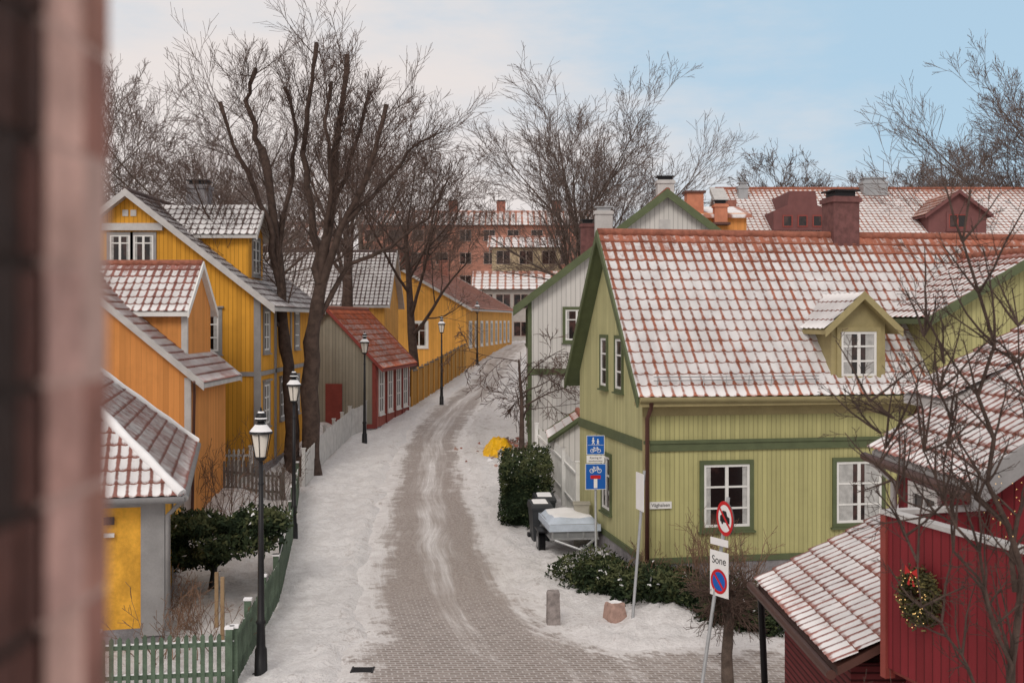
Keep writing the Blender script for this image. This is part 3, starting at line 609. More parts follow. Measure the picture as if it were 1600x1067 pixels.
picket('white_board_fence',[(-7.25,40.5),(-7.4,46),(-7.25,52),(-6.8,54.0)],1.25,FENW2,sp=.165,w=.13,pointed=False)
picket('weathered_picket_fence',[(-10.8,37.6),(-7.6,38.3)],.95,FENB,sp=.13)
picket('white_picket_fence',[(-10.8,39.2),(-8.9,39.2)],1.1,FENW,sp=.16)
picket('white_garden_fence',[(2.02,34.1),(1.75,37.5),(1.0,43.2)],1.75,FENW,sp=.17,w=.10)
picket('red_picket_fence',[(3.3,18.2),(5.2,18.4)],.55,REDT,sp=.22,w=.12,pointed=False,zoff=0)
m=MB()
pts=[(-5.4,61.8),(-4.3,72),(-3.3,82.6)]
for (x0,y0),(x1,y1) in zip(pts,pts[1:]):
    n=6
    for i in range(n):
        xa,ya=x0+(x1-x0)*i/n,y0+(y1-y0)*i/n; xb,yb=x0+(x1-x0)*(i+1)/n,y0+(y1-y0)*(i+1)/n
        F=Fr(xa,ya,math.atan2(yb-ya,xb-xa)); L=math.hypot(xb-xa,yb-ya); z=gz(xa,ya)
        m.box(F,.0,L,0,.05,z-.2,z+1.95,FENY); m.box(F,-.08,.08,-.06,.0,z-.2,z+2.05,ORANGE2); m.box(F,0,L,-.05,.10,z+1.95,z+2.02,FENB)
m.obj('amber_board_fence')
# ---------------------------------------------------------------- street lamps
FROST=paint('frosted_lamp_glass',(.60,.56,.50),.4,.05,3,0)
def lamp_geo(name,x,y,H=5.0):
    z=gz(x,y)-.05; e=empty(name); m=MB(); c=V((x,y,z)); up=lambda h:c+V((0,0,h))
    m.tube([up(0),up(.05),up(.06),up(.5),up(.55),up(.95),up(1.0),up(1.05),up(2.2),up(3.95*H/5)],[.16,.16,.12,.11,.085,.075,.10,.065,.055,.038],BLACK,12)
    h=H-1.0; m.tube([up(h-.04),up(h),up(h+.03)],[.05,.10,.11],BLACK,8); m.tube([up(h-.5),up(h-.46),up(h-.42)],[.04,.06,.04],BLACK,8)
    m.obj('post',e)
    g=MB(); g.tube([up(h+.04),up(h+.46)],[.105,.185],FROST,6); g.obj('lantern_glass',e)
    k=MB()
    for j in range(6):
        t=2*math.pi*j/6+.52; d=V((math.cos(t),math.sin(t),0)); k.tube([up(h+.03)+d*.11,up(h+.47)+d*.195],.009,BLACK,4)
    k.tube([up(h+.46),up(h+.49),up(h+.50),up(h+.62),up(h+.70)],[.21,.22,.20,.10,.055],BLACK,12)
    k.tube([up(h+.70),up(h+.73),up(h+.83),up(h+.86),up(h+.95)],[.10,.11,.09,.03,.01],BLACK,10)
    k.tube([up(h+.505),up(h+.63)],[.205,.105],SNOW,12); k.tube([up(h+.735),up(h+.87)],[.115,.05],SNOW,10)
    k.obj('lantern_cap',e)
for i,(x,y) in enumerate([(-4.62,21.2),(-6.25,33),(-6.4,50),(-3.85,63),(-2.6,86)]): lamp_geo('street_lamp' if i==0 else f'street_lamp.{i:03d}',x,y)
# ---------------------------------------------------------------- signs
BLUE=paint('sign_blue',(.01,.11,.45),.45,.04); RED=paint('sign_red',(.55,.015,.02),.45,.04); SW=paint('sign_white',(.8,.8,.8),.45,.03)
def disc(m,F,a,z,r0,r1,b,mat,n=28,sx=1,t0=0,t1=2*math.pi):
    for i in range(n):
        u,v_=t0+(t1-t0)*i/n,t0+(t1-t0)*(i+1)/n
        P=lambda r,t: F(a+sx*r*math.cos(t),b,z+r*math.sin(t))
        if r0>0: m.face([P(r0,u),P(r1,u),P(r1,v_),P(r0,v_)],mat)
        else: m.face([F(a,b,z),P(r1,u),P(r1,v_)],mat)
def line(m,F,p,q,w,b,mat):
    d=V((q[0]-p[0],q[1]-p[1])); nn=V((-d.y,d.x)).normalized()*w/2
    m.face([F(p[0]+nn.x,b,p[1]+nn.y),F(q[0]+nn.x,b,q[1]+nn.y),F(q[0]-nn.x,b,q[1]-nn.y),F(p[0]-nn.x,b,p[1]-nn.y)],mat)
def bike(m,F,a,z,s,b,mat):
    disc(m,F,a-.6*s,z,.27*s,.36*s,b,mat,18); disc(m,F,a+.6*s,z,.27*s,.36*s,b,mat,18)
    w=.09*s; S=lambda x,y:(a+x*s,z+y*s)
    for i,(p,q) in enumerate([((-.6,0),(-.25,.5)),((-.25,.5),(.42,.5)),((-.25,.5),(0,0)),((0,0),(.42,.5)),((-.6,0),(0,0)),((.6,0),(.38,.66)),((.38,.66),(.2,.7)),((-.32,.62),(-.25,.5)),((-.45,.64),(-.18,.64))]):
        line(m,F,S(*p),S(*q),w,b-.0004*i,mat)
def person(m,F,a,z,s,b,mat):
    disc(m,F,a,z+.85*s,0,.11*s,b,mat,12); line(m,F,(a,z+.72*s),(a,z+.35*s),.2*s,b,mat)
    line(m,F,(a,z+.38*s),(a-.17*s,z),.1*s,b-.0005,mat); line(m,F,(a,z+.38*s),(a+.17*s,z),.1*s,b-.0009,mat)
    line(m,F,(a,z+.68*s),(a+.22*s,z+.42*s),.07*s,b-.0012,mat); line(m,F,(a,z+.68*s),(a-.2*s,z+.44*s),.07*s,b-.0015,mat)
ts=empty('blue_traffic_sign'); F=Fr(2.13,29.4,.06); zg=gz(2.13,29.4); m=MB(); m.tube([F(.02,.03,zg-.1),F(-.0,.03,3.55)],.032,STEEL,10)
m.tube([F(0,.03,3.55),F(0,.03,3.58)],[.036,.01],STEEL,10); m.obj('post',ts)
m=MB(); f=[]
def plate(m,F,a0,a1,z0,z1,mat,edge=SW):
    m.box(F,a0,a1,-.018,-.006,z0,z1,edge); m.face([F(a0+.012,-.0195,z0+.012),F(a1-.012,-.0195,z0+.012),F(a1-.012,-.0195,z1-.012),F(a0+.012,-.0195,z1-.012)],mat)
plate(m,F,-.23,.23,3.07,3.56,BLUE); person(m,F,-.06,3.33,.19,-.021,SW); person(m,F,.06,3.33,.15,-.021,SW); bike(m,F,0,3.17,.14,-.021,SW); line(m,F,(-.2,3.315),(.2,3.315),.008,-.0215,SW)
plate(m,F,-.23,.23,2.86,3.05,SW); plate(m,F,-.26,.27,2.18,2.84,BLUE); bike(m,F,0,2.66,.16,-.021,SW)
line(m,F,(0,2.22),(0,2.46),.09,-.021,SW); line(m,F,(-.13,2.5),(.13,2.5),.09,-.0215,RED)
m.obj('plates',ts)
text('Kjøring til',F,0,-.022,2.99,.075,BLACK,ts,.001); text('eiendommene',F,0,-.022,2.91,.062,BLACK,ts,.001)
lp=empty('leaning_sign_post'); m=MB(); A=V((2.57,24.7,0)); B=V((2.86,24.9,3.25)); m.tube([A-V((0,0,.1)),B],.032,STEEL,10); m.obj('post',lp)
m=MB(); F=Fr(2.80,24.86,math.radians(-78)); m.box(F,-.25,.25,-.05,-.035,2.4,3.2,SW); m.box(F,-.25,.25,-.034,-.03,2.42,3.18,STEEL); m.obj('plate',lp)
zs=empty('parking_zone_sign'); m=MB(); A=V((3.28,20.1,-.1)); B=V((3.76,20.02,3.42)); m.tube([A,B],.032,STEEL,10); m.obj('post',zs)
m=MB(); Fz=Fr(3.70,19.93,math.radians(-72))
disc(m,Fz,0,3.07,0,.30,-.02,SW); disc(m,Fz,0,3.07,.235,.30,-.022,RED); disc(m,Fz,0,3.07,0,.30,.0,STEEL)
line(m,Fz,(-.2,3.24),(.2,2.90),.05,-.023,RED)
m.face([Fz(a,-.0215,z) for a,z in ((-.17,3.0),(.17,3.0),(.17,3.1),(.09,3.12),(.05,3.2),(-.08,3.2),(-.12,3.12),(-.17,3.1))],BLACK)
disc(m,Fz,-.09,3.0,0,.04,-.0225,BLACK,12); disc(m,Fz,.09,3.0,0,.04,-.0225,BLACK,12)
Fz2=Fr(3.60,19.95,math.radians(-60))
m.box(Fz2,-.23,.23,-.02,-.008,2.60,2.72,SW)
m.box(Fz2,-.24,.24,-.02,-.008,1.72,2.50,SW)
disc(m,Fz2,0,1.98,0,.215,-.024,BLUE); disc(m,Fz2,0,1.98,.165,.215,-.026,RED); line(m,Fz2,(-.14,2.12),(.14,1.84),.045,-.027,RED)
m.obj('plates',zs); text('Sone',Fz2,0,-.023,2.34,.19,BLACK,zs,.001)
# ---------------------------------------------------------------- bollard, stone
GRAN=paint('granite',(.26,.23,.22),.9,.35,9,.6); GRANP=paint('pink_granite',(.36,.24,.20),.9,.3,7,.6)
def rock(name,x,y,w,d,h,mat,sl=.1,snow=True,th=0.1,seed=1):
    rr=random.Random(seed); F=Fr(x,y,th); z=gz(x,y)-.05; m=MB()
    rings=[]
    prof=[(0,1.0),(.3,1.03),(.8,1-sl*.7),(.94,1-sl),(1,.86-sl)]
    for q,(t,s) in enumerate(prof):
        base=len(m.v)
        for i in range(16):
            u=2*math.pi*i/16; c,s_=math.cos(u),math.sin(u); f=1/max(abs(c),abs(s_))**.82
            jx=1+rr.uniform(-.05,.05); p=F(c*f*w/2*s*jx,s_*f*d/2*s*jx,z+h*t+rr.uniform(-.012,.012)); m.v.append(tuple(p))
        rings.append(base)
    for A,B in zip(rings,rings[1:]):
        for i in range(16): j=(i+1)%16; m.facei((A+i,A+j,B+j,B+i),mat,smooth=False)
    m.facei(tuple(rings[-1]+i for i in range(16)),SNOW if snow else mat,smooth=False)
    return m.obj(name)
rock('stone_bollard',.88,24.6,.28,.26,.78,GRAN,.03,False,.1,3)
rock('boundary_stone',2.22,24.9,.42,.38,.46,GRANP,.18,True,.4,5)
m=MB(); F=Fr(-2.95,21.2)
for i in range(7): m.box(F,0,.36,i*.045,i*.045+.022,.015,.034,BLACK)
m.box(F,-.03,0,-.02,.33,.015,.037,BLACK); m.box(F,.36,.39,-.02,.33,.015,.037,BLACK); m.obj('drain_grate')
# ---------------------------------------------------------------- wheelie bin
BIN=paint('bin_plastic',(.035,.038,.042),.5,.1)
def bin_(name,x,y,th):
    e=empty(name); F=Fr(x,y,th); z=gz(x,y); m=MB()
    P=lambda s,zz,dy=0:[F(-.29*s,-.36*s+dy,zz),F(.29*s,-.36*s+dy,zz),F(.29*s,.36*s,zz),F(-.29*s,.36*s,zz)]
    m.hexa(P(.78,z+.03)+P(1.0,z+.98),BIN); m.hexa(P(1.06,z+.93)+P(1.06,z+.99),BIN); m.obj('body',e)
    l=MB(); l.hexa(P(1.10,z+.992)+[F(-.29,-.34,z+1.07),F(.29,-.34,z+1.07),F(.29,.36,z+1.13),F(-.29,.36,z+1.13)],BIN)
    l.hexa([F(-.22,-.2,z+1.09),F(.2,-.24,z+1.09),F(.22,.3,z+1.13),F(-.2,.3,z+1.13),F(-.18,-.16,z+1.10),F(.16,-.2,z+1.10),F(.18,.27,z+1.15),F(-.17,.27,z+1.15)],SNOW); l.obj('lid',e)
    q=MB()
    for s in (-1,1): q.tube([F(.24*s,.33,z+.1),F(.31*s,.33,z+.1)],.1,BLACK,12)
    q.tube([F(-.25,.42,z+1.0),F(.25,.42,z+1.0)],.018,BLACK,6); q.obj('wheels',e)
bin_('wheelie_bin',.80,32.9,.15); bin_('wheelie_bin.001',.95,33.9,.1)
m=MB(); F=Fr(1.72,31.9,.0); ub=paint('beige_metal',(.36,.34,.29),.6); z=gz(1.9,31.9); m.box(F,0,.42,0,.3,z-.05,z+1.15,ub); m.box(F,-.03,.45,-.03,.33,z+1.15,z+1.2,ub); m.box(F,.03,.39,-.012,-.001,z+.08,z+1.08,ub); m.box(F,.33,.36,-.03,-.013,z+.6,z+.7,BLACK); m.obj('utility_cabinet')
# ---------------------------------------------------------------- trailer
tr=empty('covered_trailer'); F=Fr(1.05,30.6,.12); z=gz(1.6,31); m=MB(); TARP=paint('pale_tarp',(.50,.57,.66),.5,.1,3,.2)
m.box(F,0,1.25,0,2.0,z+.55,z+.92,paint('trailer_side',(.30,.31,.32),.4,.1,3,0,.5)); m.box(F,-.03,1.28,-.03,2.03,z+.51,z+.56,STEEL); m.box(F,-.03,1.28,-.03,2.03,z+.88,z+.93,STEEL)
for a in (0,.41,.83,1.2): m.box(F,a,a+.05,-.035,-.002,z+.56,z+.88,STEEL)
m.obj('bed',tr)
m=MB(); n=8
for j in range(n+1):
    for i in range(n+1):
        a=-.06+1.37*i/n; b=-.06+2.12*j/n; edge=min(i,n-i,j,n-j); h=z+(.90 if edge==0 else 1.02+.05*math.sin(i*1.1)*math.sin(j*.9)+.07*(1-abs(i-n/2)/(n/2)))
        m.v.append(tuple(F(a,b,h)))
for j in range(n):
    for i in range(n): a=j*(n+1)+i; m.facei((a,a+1,a+n+2,a+n+1),SNOW if (0<i<n-1 and 0<j<n-1) else TARP)
m.box(F,-.07,1.32,-.07,-.04,z+.74,z+.92,TARP); m.box(F,-.07,-.04,-.04,2.06,z+.74,z+.92,TARP); m.obj('tarpaulin',tr)
m=MB()
for a in (-.14,1.38):
    for r_,w_,mt in ((.29,.09,BLACK),(.15,.10,STEEL)): m.tube([F(a-w_,1.0,z+.29),F(a+w_,1.0,z+.29)],r_,mt,18)
m.box(F,-.26,-.02,.6,1.4,z+.60,z+.64,BLACK); m.box(F,1.27,1.5,.6,1.4,z+.60,z+.64,BLACK)
m.tube([F(.1,0,z+.5),F(.62,-1.1,z+.45)],.035,STEEL,6); m.tube([F(1.15,0,z+.5),F(.62,-1.1,z+.45)],.035,STEEL,6); m.tube([F(.62,-1.0,z+.48),F(.62,-1.45,z+.5)],.04,STEEL,6)
m.tube([F(.70,-.95,z+.55),F(.70,-.95,z+.05)],.025,STEEL,6); m.tube([F(.66,-.95,z+.09),F(.74,-.95,z+.09)],.09,BLACK,12)
m.obj('wheels_and_drawbar',tr)
s_,_,_=gable_house('small_garden_shed',Fr(3.3,39.6,math.pi/2),2.4,1.8,.6,2.55,3.15,GRAYW,T_RED,CLAY,DKGREEN,over=.25,gover=.2,barge=.14,bare=-.1)
m=MB(); F=Fr(.9,44.5); z=gz(1,44.5); m.box(F,0,.32,0,.3,z+1.0,z+1.45,DKGREEN); m.box(F,.12,.2,.1,.2,z,z+1.0,DKGREEN); m.obj('green_mailbox')
m=MB(); YT=paint('yellow_tarp',(.75,.42,.01),.5,.2,5,.3); rr=random.Random(4); nn=12
for j in range(nn+1):
    for i in range(nn+1):
        x=-1.25+1.35*i/nn; y=46.6+2.0*j/nn; e=min(i,nn-i,j,nn-j)/nn; m.v.append((x+.05*rr.random(),y,gz(x,y)+.02+.6*min(1,e*3.2)+rr.uniform(-.06,.09)*(e>0)))
for j in range(nn):
    for i in range(nn): a=j*(nn+1)+i; m.facei((a,a+1,a+nn+2,a+nn+1),YT,smooth=False)
m.obj('yellow_tarpaulin')
m=MB()
for i in range(520):
    x=rr.gauss(.0,.75); y=rr.gauss(48,1.4); r_=rr.uniform(.05,.19); c=V((x,y,gz(x,y)+rr.uniform(.0,.55)*math.exp(-((x)**2+(y-48)**2/3))))
    d=[V((rr.gauss(0,1),rr.gauss(0,1),rr.gauss(0,1))).normalized()*r_ for _ in range(4)]
    for t in ((0,1,2),(0,2,3),(0,1,3),(1,2,3)): m.face([c+d[q] for q in t],(GRAN,SNOW,GRANP,BRICKR,SNOW)[i%5])
m.obj('rubble_pile')
# ---------------------------------------------------------------- foliage
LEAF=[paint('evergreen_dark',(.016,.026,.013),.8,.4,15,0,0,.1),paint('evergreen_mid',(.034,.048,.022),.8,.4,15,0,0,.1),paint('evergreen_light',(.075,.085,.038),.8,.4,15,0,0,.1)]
def foliage(m,c,rad,n,size,rr,mats=LEAF,boxy=False,snow=0.0,lump=.25,asp=.3):
    c=V(c)
    for i in range(n):
        if boxy: p=V((rr.uniform(-1,1),rr.uniform(-1,1),rr.uniform(-1,1))); ax=rr.randrange(3)
        else: p=V((rr.gauss(0,1),rr.gauss(0,1),rr.gauss(0,1))).normalized()
        if boxy: p[ax]=rr.choice((-1,1))*(1-rr.random()**2*.35)
        else: p*= (1-rr.random()**2*.55)
        q=V((p.x*rad[0],p.y*rad[1],p.z*rad[2])); f=1+lump*noise.noise((c+q)*1.9)+lump*.5*noise.noise((c+q)*5.1)
        q=c+q*f; d=V((rr.gauss(0,1),rr.gauss(0,1),rr.gauss(.3,1))).normalized(); s=d.orthogonal().normalized(); sz=size*rr.uniform(.5,1.3)
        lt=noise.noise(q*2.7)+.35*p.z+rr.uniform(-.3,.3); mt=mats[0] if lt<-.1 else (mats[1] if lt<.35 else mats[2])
        if snow and p.z>.3 and rr.random()<snow*(.5+noise.noise(q*2)): mt=SNOW
        m.face([q-s*sz*asp,q+s*sz*asp,q+d*sz+s*sz*.12,q+d*sz-s*sz*.12],mt)
rr=random.Random(11)
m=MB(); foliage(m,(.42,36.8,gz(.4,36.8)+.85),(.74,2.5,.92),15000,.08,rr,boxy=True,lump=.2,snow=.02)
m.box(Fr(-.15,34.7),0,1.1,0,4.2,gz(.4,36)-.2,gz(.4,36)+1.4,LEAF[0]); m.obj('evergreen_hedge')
m=MB()
for i in range(36):
    t=i/35; x=1.6+3.8*t+rr.uniform(-.25,.35); y=28.2-3.9*min(1,t*1.15)+rr.uniform(-.45,.5)
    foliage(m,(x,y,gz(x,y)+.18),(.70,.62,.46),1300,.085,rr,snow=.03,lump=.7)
m.obj('creeping_juniper')
m=MB()
for i in range(18):
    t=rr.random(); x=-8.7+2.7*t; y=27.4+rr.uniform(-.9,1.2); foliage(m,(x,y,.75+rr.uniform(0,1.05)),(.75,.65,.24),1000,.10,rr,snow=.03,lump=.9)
m.tube([(-7.2,27.6,0),(-7.1,27.5,.6),(-7.4,27.6,1.6)],[.1,.08,.03],BLACK,6); m.tube([(-7.1,27.5,.6),(-6.4,27.3,1.3)],[.06,.02],BLACK,5); m.tube([(-7.1,27.5,.5),(-8.2,27.5,1.4)],[.06,.02],BLACK,5)
m.obj('juniper_shrub')
# ---------------------------------------------------------------- bare trees
def bark(name,c): return paint(name,c,.9,.4,5,.6)
BARK=bark('bark',(.070,.047,.038)); BARKL=bark('bark_lighter',(.11,.083,.068)); TWIG=bark('twigs',(.115,.075,.060)); TWF=bark('far_twigs',(.15,.112,.098))
def grow(m,p,d,L,r,lv,mx,rr,P,mat):
    n=max(2,P['seg'][min(lv,len(P['seg'])-1)]); pts=[p.copy()]; rs=[r]; q=p.copy(); d=d.normalized(); ds=[d.copy()]
    wig=P['wig'][min(lv,len(P['wig'])-1)]; up=P['up'][min(lv,len(P['up'])-1)]
    for i in range(n):
        d=(d+V((rr.gauss(0,wig),rr.gauss(0,wig),rr.gauss(0,wig)*.7))+V((0,0,up))).normalized()
        q=q+d*(L/n); pts.append(q.copy()); ds.append(d.copy()); rs.append(max(P['rmin'],r*(1-(1-P['tip'])*(i+1)/n)))
    m.tube(pts,rs,mat if lv<P['tw'] else P['twm'],7 if lv==0 else (5 if lv==1 else (4 if lv==2 else 3)),cap=False)
    if lv>=mx: return
    kids=P['kids'][min(lv,len(P['kids'])-1)]; st=P['start'][min(lv,len(P['start'])-1)]
    for c in range(kids):
        t=st+(1-st)*(c+rr.random())/kids; x=t*n; i=min(int(x),n-1); f=x-i; pos=pts[i].lerp(pts[i+1],f); dd=ds[i+1]
        ang=math.radians(P['ang'][min(lv,len(P['ang'])-1)]*rr.uniform(.65,1.3)); s=dd.orthogonal().normalized(); s.rotate(Matrix.Rotation(rr.uniform(0,6.283),3,dd))
        nd=dd*math.cos(ang)+s*math.sin(ang); rad=rs[i]*(1-f)+rs[i+1]*f
        cl=L*P['len'][min(lv,len(P['len'])-1)]*rr.uniform(.7,1.15)*(1.15-.45*t)
        grow(m,pos,nd,cl,max(P['rmin'],rad*P['rr']),lv+1,mx,rr,P,mat)
def PP(**k):
    d=dict(seg=(5,5,4,3,2,2),wig=(.03,.07,.09,.11,.14),up=(.02,.06,.07,.06,.05),kids=(8,6,5,4,3),start=(.35,.25,.2,.2,.15),ang=(44,38,40,42,46),len=(.80,.62,.58,.58,.58),rr=.5,tip=.3,rmin=.007,tw=3,twm=TWIG)
    d.update(k); return d
def bare_tree(name,x,y,H,r,seed,mat=BARK,mx=5,**k):
    rr=random.Random(seed); m=MB(); P=PP(**k); z=gz(x,y)-.1; grow(m,V((x,y,z)),V((rr.gauss(0,.03),rr.gauss(0,.03),1)),H*.5,r,0,mx,rr,P,mat)
    top=max(v[2] for v in m.v); sc=H/(top-z); m.v=[(x+(a-x)*sc,y+(b-y)*sc,z+(c-z)*sc) for a,b,c in m.v]
    o=m.obj(name); o['bx']=x;o['by']=y;o['bz']=z; return o
def inst(name,src,x,y,s,rz):
    o=bpy.data.objects.new(name,src.data); scene.collection.objects.link(o)
    o.matrix_world=Matrix.Translation(V((x,y,gz(x,y)-.1)))@Matrix.Rotation(rz,4,'Z')@Matrix.Scale(s,4)@Matrix.Translation(V((-src['bx'],-src['by'],-src['bz']))); return o
def poly_limb(m,pts,r0,r1,rr,shoots,slen,P,mat=BARK,start=.35,kn=True):
    Q=[]; n=len(pts)
    for i in range(n-1):
        a,b=V(pts[i]),V(pts[i+1])
        for j in range(4):
            t=j/4; Q.append(a.lerp(b,t)+V((rr.gauss(0,.05),rr.gauss(0,.05),0)))
    Q.append(V(pts[-1])); k=len(Q); rs=[(r0+(r1-r0)*(i/(k-1))**.7)*rr.uniform(.9,1.1) for i in range(k)]
    if kn: rs[-1]*=1.5; rs[-2]*=1.3
    m.tube(Q,rs,mat,9)
    for s in range(shoots):
        t=start+(1-start)*((s+rr.random())/shoots)**.8; i=min(int(t*(k-1)),k-2); p=Q[i]; d=(Q[i+1]-Q[i]).normalized()
        side=d.orthogonal().normalized(); side.rotate(Matrix.Rotation(rr.uniform(0,6.283),3,d)); a=math.radians(rr.uniform(15,65)); nd=d*math.cos(a)+side*math.sin(a)
        grow(m,p,nd,slen*rr.uniform(.45,1.2),max(.012,min(.04,rs[i]*rr.uniform(.14,.26))),2,4,rr,P,mat)
rr=random.Random(21); m=MB(); P=PP(kids=(0,0,7,5,3),up=(0,0,.10,.08,.06),wig=(.05,.1,.07,.08,.10),rmin=.0065,len=(.7,.6,.55,.58,.5),start=(.3,.2,.15,.15,.15),ang=(40,36,30,33,38))
Y0=43
poly_limb(m,[(-8.15,Y0,.6),(-8.3,Y0,4.1),(-8.65,Y0+.1,7.0),(-8.8,Y0,9.4),(-9.3,Y0-.3,12.9)],.32,.12,rr,12,2.4,P,start=.45)
poly_limb(m,[(-9.3,Y0-.3,12.8),(-9.8,Y0-.4,14.6),(-9.5,Y0-.3,15.8)],.12,.06,rr,16,2.0,P,start=.1)
poly_limb(m,[(-8.7,Y0,8.0),(-9.0,Y0-.5,10.2),(-9.9,Y0-1,12.4),(-10.6,Y0-1.2,14.4)],.15,.05,rr,19,2.6,P)
poly_limb(m,[(-8.75,Y0,9.0),(-8.4,Y0+.7,11.5),(-8.2,Y0+1,13.8),(-8.7,Y0+1,15.4)],.12,.05,rr,16,2.2,P)
poly_limb(m,[(-8.5,Y0,6.0),(-9.4,Y0-.6,7.8),(-10.6,Y0-1,9.4),(-11.6,Y0-1.2,11.6)],.07,.025,rr,16,2.6,P,kn=False)
poly_limb(m,[(-7.55,Y0-.2,.6),(-7.45,Y0,5.0),(-7.15,Y0,7.7),(-6.8,Y0,10.6),(-6.45,Y0,13.6),(-6.15,Y0,16.4)],.40,.07,rr,24,2.3,P,start=.45)
poly_limb(m,[(-7.15,Y0,7.8),(-7.5,Y0+.5,10.2),(-7.9,Y0+.6,12.8),(-7.7,Y0+.6,15.0),(-7.4,Y0+.6,17.0)],.18,.06,rr,20,2.2,P)
poly_limb(m,[(-7.2,Y0,7.4),(-6.3,Y0-.4,9.8),(-5.2,Y0-.7,12.1),(-4.6,Y0-.8,14.4)],.19,.06,rr,19,2.3,P)
poly_limb(m,[(-6.1,Y0-.4,10.2),(-5.0,Y0,11.3),(-3.9,Y0+.3,12.8),(-2.8,Y0+.4,13.6)],.10,.03,rr,18,2.2,P,kn=False)
poly_limb(m,[(-7.2,Y0,6.6),(-6.2,Y0+.8,8.6),(-4.6,Y0+1.2,9.3),(-3.3,Y0+1.4,10.4),(-2.4,Y0+1.4,12.0)],.12,.03,rr,17,2.2,P,kn=False)
poly_limb(m,[(-6.8,Y0,10.6),(-5.9,Y0+.6,13),(-5.4,Y0+.9,15.2)],.11,.05,rr,16,2.2,P)
poly_limb(m,[(-7.0,Y0,9.0),(-6.6,Y0-.6,11.2),(-6.9,Y0-.9,13.6),(-6.6,Y0-.9,15.2)],.12,.05,rr,15,2.0,P)
for c0,r_ in (((-7.55,Y0-.2),.40),((-8.15,Y0),.32)):
    m.tube([(c0[0],c0[1],.3),(c0[0],c0[1],.75),(c0[0]+.01,c0[1],1.4)],[r_*1.7,r_*1.3,r_*.98],BARK,11)
m.obj('pollarded_tree')
t1=bare_tree('bare_tree',-5.6,66.5,17.5,.30,5,kids=(9,6,5,4,3),rmin=.008,ang=(44,38,36,38,42))
t2=bare_tree('bare_tree.001',4.6,74,20.5,.36,9,mat=BARKL,kids=(20,8,5,4,3),start=(.20,.12,.15,.2,.2),ang=(50,24,26,30,34),wig=(.03,.035,.05,.07,.09),up=(.0,.045,.04,.04,.04),twm=TWF,rmin=.0095,len=(.92,.62,.62,.62,.6))
t3=bare_tree('bare_tree.002',-18,60,19,.32,13,mat=BARKL,twm=TWF,rmin=.009,kids=(13,7,5,4,3),start=(.25,.2,.2,.2,.2),ang=(50,32,34,36,40),len=(.9,.62,.6,.6,.58),wig=(.03,.05,.07,.09,.11))
t4=bare_tree('bare_tree.003',23.2,96,17.8,.34,27,mat=BARKL,twm=TWF,rmin=.012,kids=(20,8,6,4,3),start=(.22,.12,.2,.2,.2),ang=(62,28,32,34,38),up=(0,.045,.03,.03,.03),wig=(.03,.04,.06,.08,.10),len=(.75,.62,.6,.6,.58))
k=4
for src,x,y,s,rz in ((t4,34.5,98,1.1,2.1),(t4,29.5,108,.95,4.1),(t2,33.5,68,1.12,3.0),(t3,-10.5,80,.95,4),(t1,-13.5,88,1.2,1),(t3,-30,80,1.15,2.2),(t2,-24,98,1.0,.5),(t1,2.5,123,.7,2.5),(t4,47,100,1.1,1.2),(t3,-12,135,.8,2.9),(t4,41,104,1.0,5.2)):
    inst(f'bare_tree.{k:03d}',src,x,y,s,rz); k+=1
bare_tree(f'bare_tree.{k:03d}',-8.6,60,17,.42,31,kids=(7,5,5,4,3),start=(.55,.2,.2,.2,.2),rmin=.008); k+=1
bare_tree('small_bare_tree',.35,45.6,5.6,.09,41,mx=4,kids=(8,6,5,4),ang=(52,48,45,45),rmin=.007,start=(.35,.2,.2,.2),wig=(.05,.15,.18,.2),up=(0,-.04,-.06,-.06))
m=MB(); rr=random.Random(51); P=PP(kids=(0,0,4,4,3),up=(0,.02,.05,.06,.05),rmin=.0028,wig=(.05,.1,.12,.14,.16),len=(.7,.6,.5,.5,.5),twm=BARK)
Yt=9.6
def SL(pts,r0,r1,n,sl):
    f=Yt/10.6; poly_limb(m,[(a*f,b*f,6.5+(c-6.5)*f if c>0 else c) for a,b,c in pts],r0,r1,rr,n,sl,P,start=.1,kn=False)
Yo=10.6
SL([(4.75,Yo,-.1),(4.68,Yo,2.5),(4.58,Yo,4.2),(4.38,Yo,5.8),(4.22,Yo,7.7)],.055,.009,24,.9)
SL([(4.6,Yo,3.0),(4.2,Yo-.1,4.4),(3.75,Yo-.1,5.3),(3.3,Yo,5.9)],.020,.004,20,.75)
SL([(4.58,Yo,3.6),(4.0,Yo+.2,4.6),(3.5,Yo+.2,5.0),(3.35,Yo+.2,5.6)],.017,.004,16,.7)
SL([(4.6,Yo,4.0),(4.75,Yo,5.4),(4.6,Yo,6.8)],.025,.005,18,.8)
SL([(4.62,Yo,2.6),(4.2,Yo-.1,3.3),(3.8,Yo-.1,3.9),(3.6,Yo,4.7)],.017,.004,14,.7)
SL([(4.65,Yo,2.0),(4.1,Yo+.1,2.5),(3.75,Yo+.1,2.7)],.014,.004,12,.7)
SL([(4.5,Yo,4.6),(4.0,Yo,5.6),(3.85,Yo,6.6)],.014,.004,16,.7)
m.obj('slender_garden_tree')
m=MB()
for i in range(30):
    bulb(m,V((rr.uniform(3.95,4.25),Yt+rr.uniform(-.15,.15),rr.uniform(4.65,5.2))),.003,LIT)
m.obj('fairy_lights')
m=MB(); rr=random.Random(61); P=PP(kids=(0,0,4,3,2),up=(0,0,.02,.02,.0),rmin=.005,len=(.7,.6,.5,.5,.5))
m.tube([(3.86,20.6,-.1),(3.84,20.6,.5),(3.88,20.6,1.1),(3.86,20.6,1.55)],[.12,.10,.09,.16],BARKL,9)
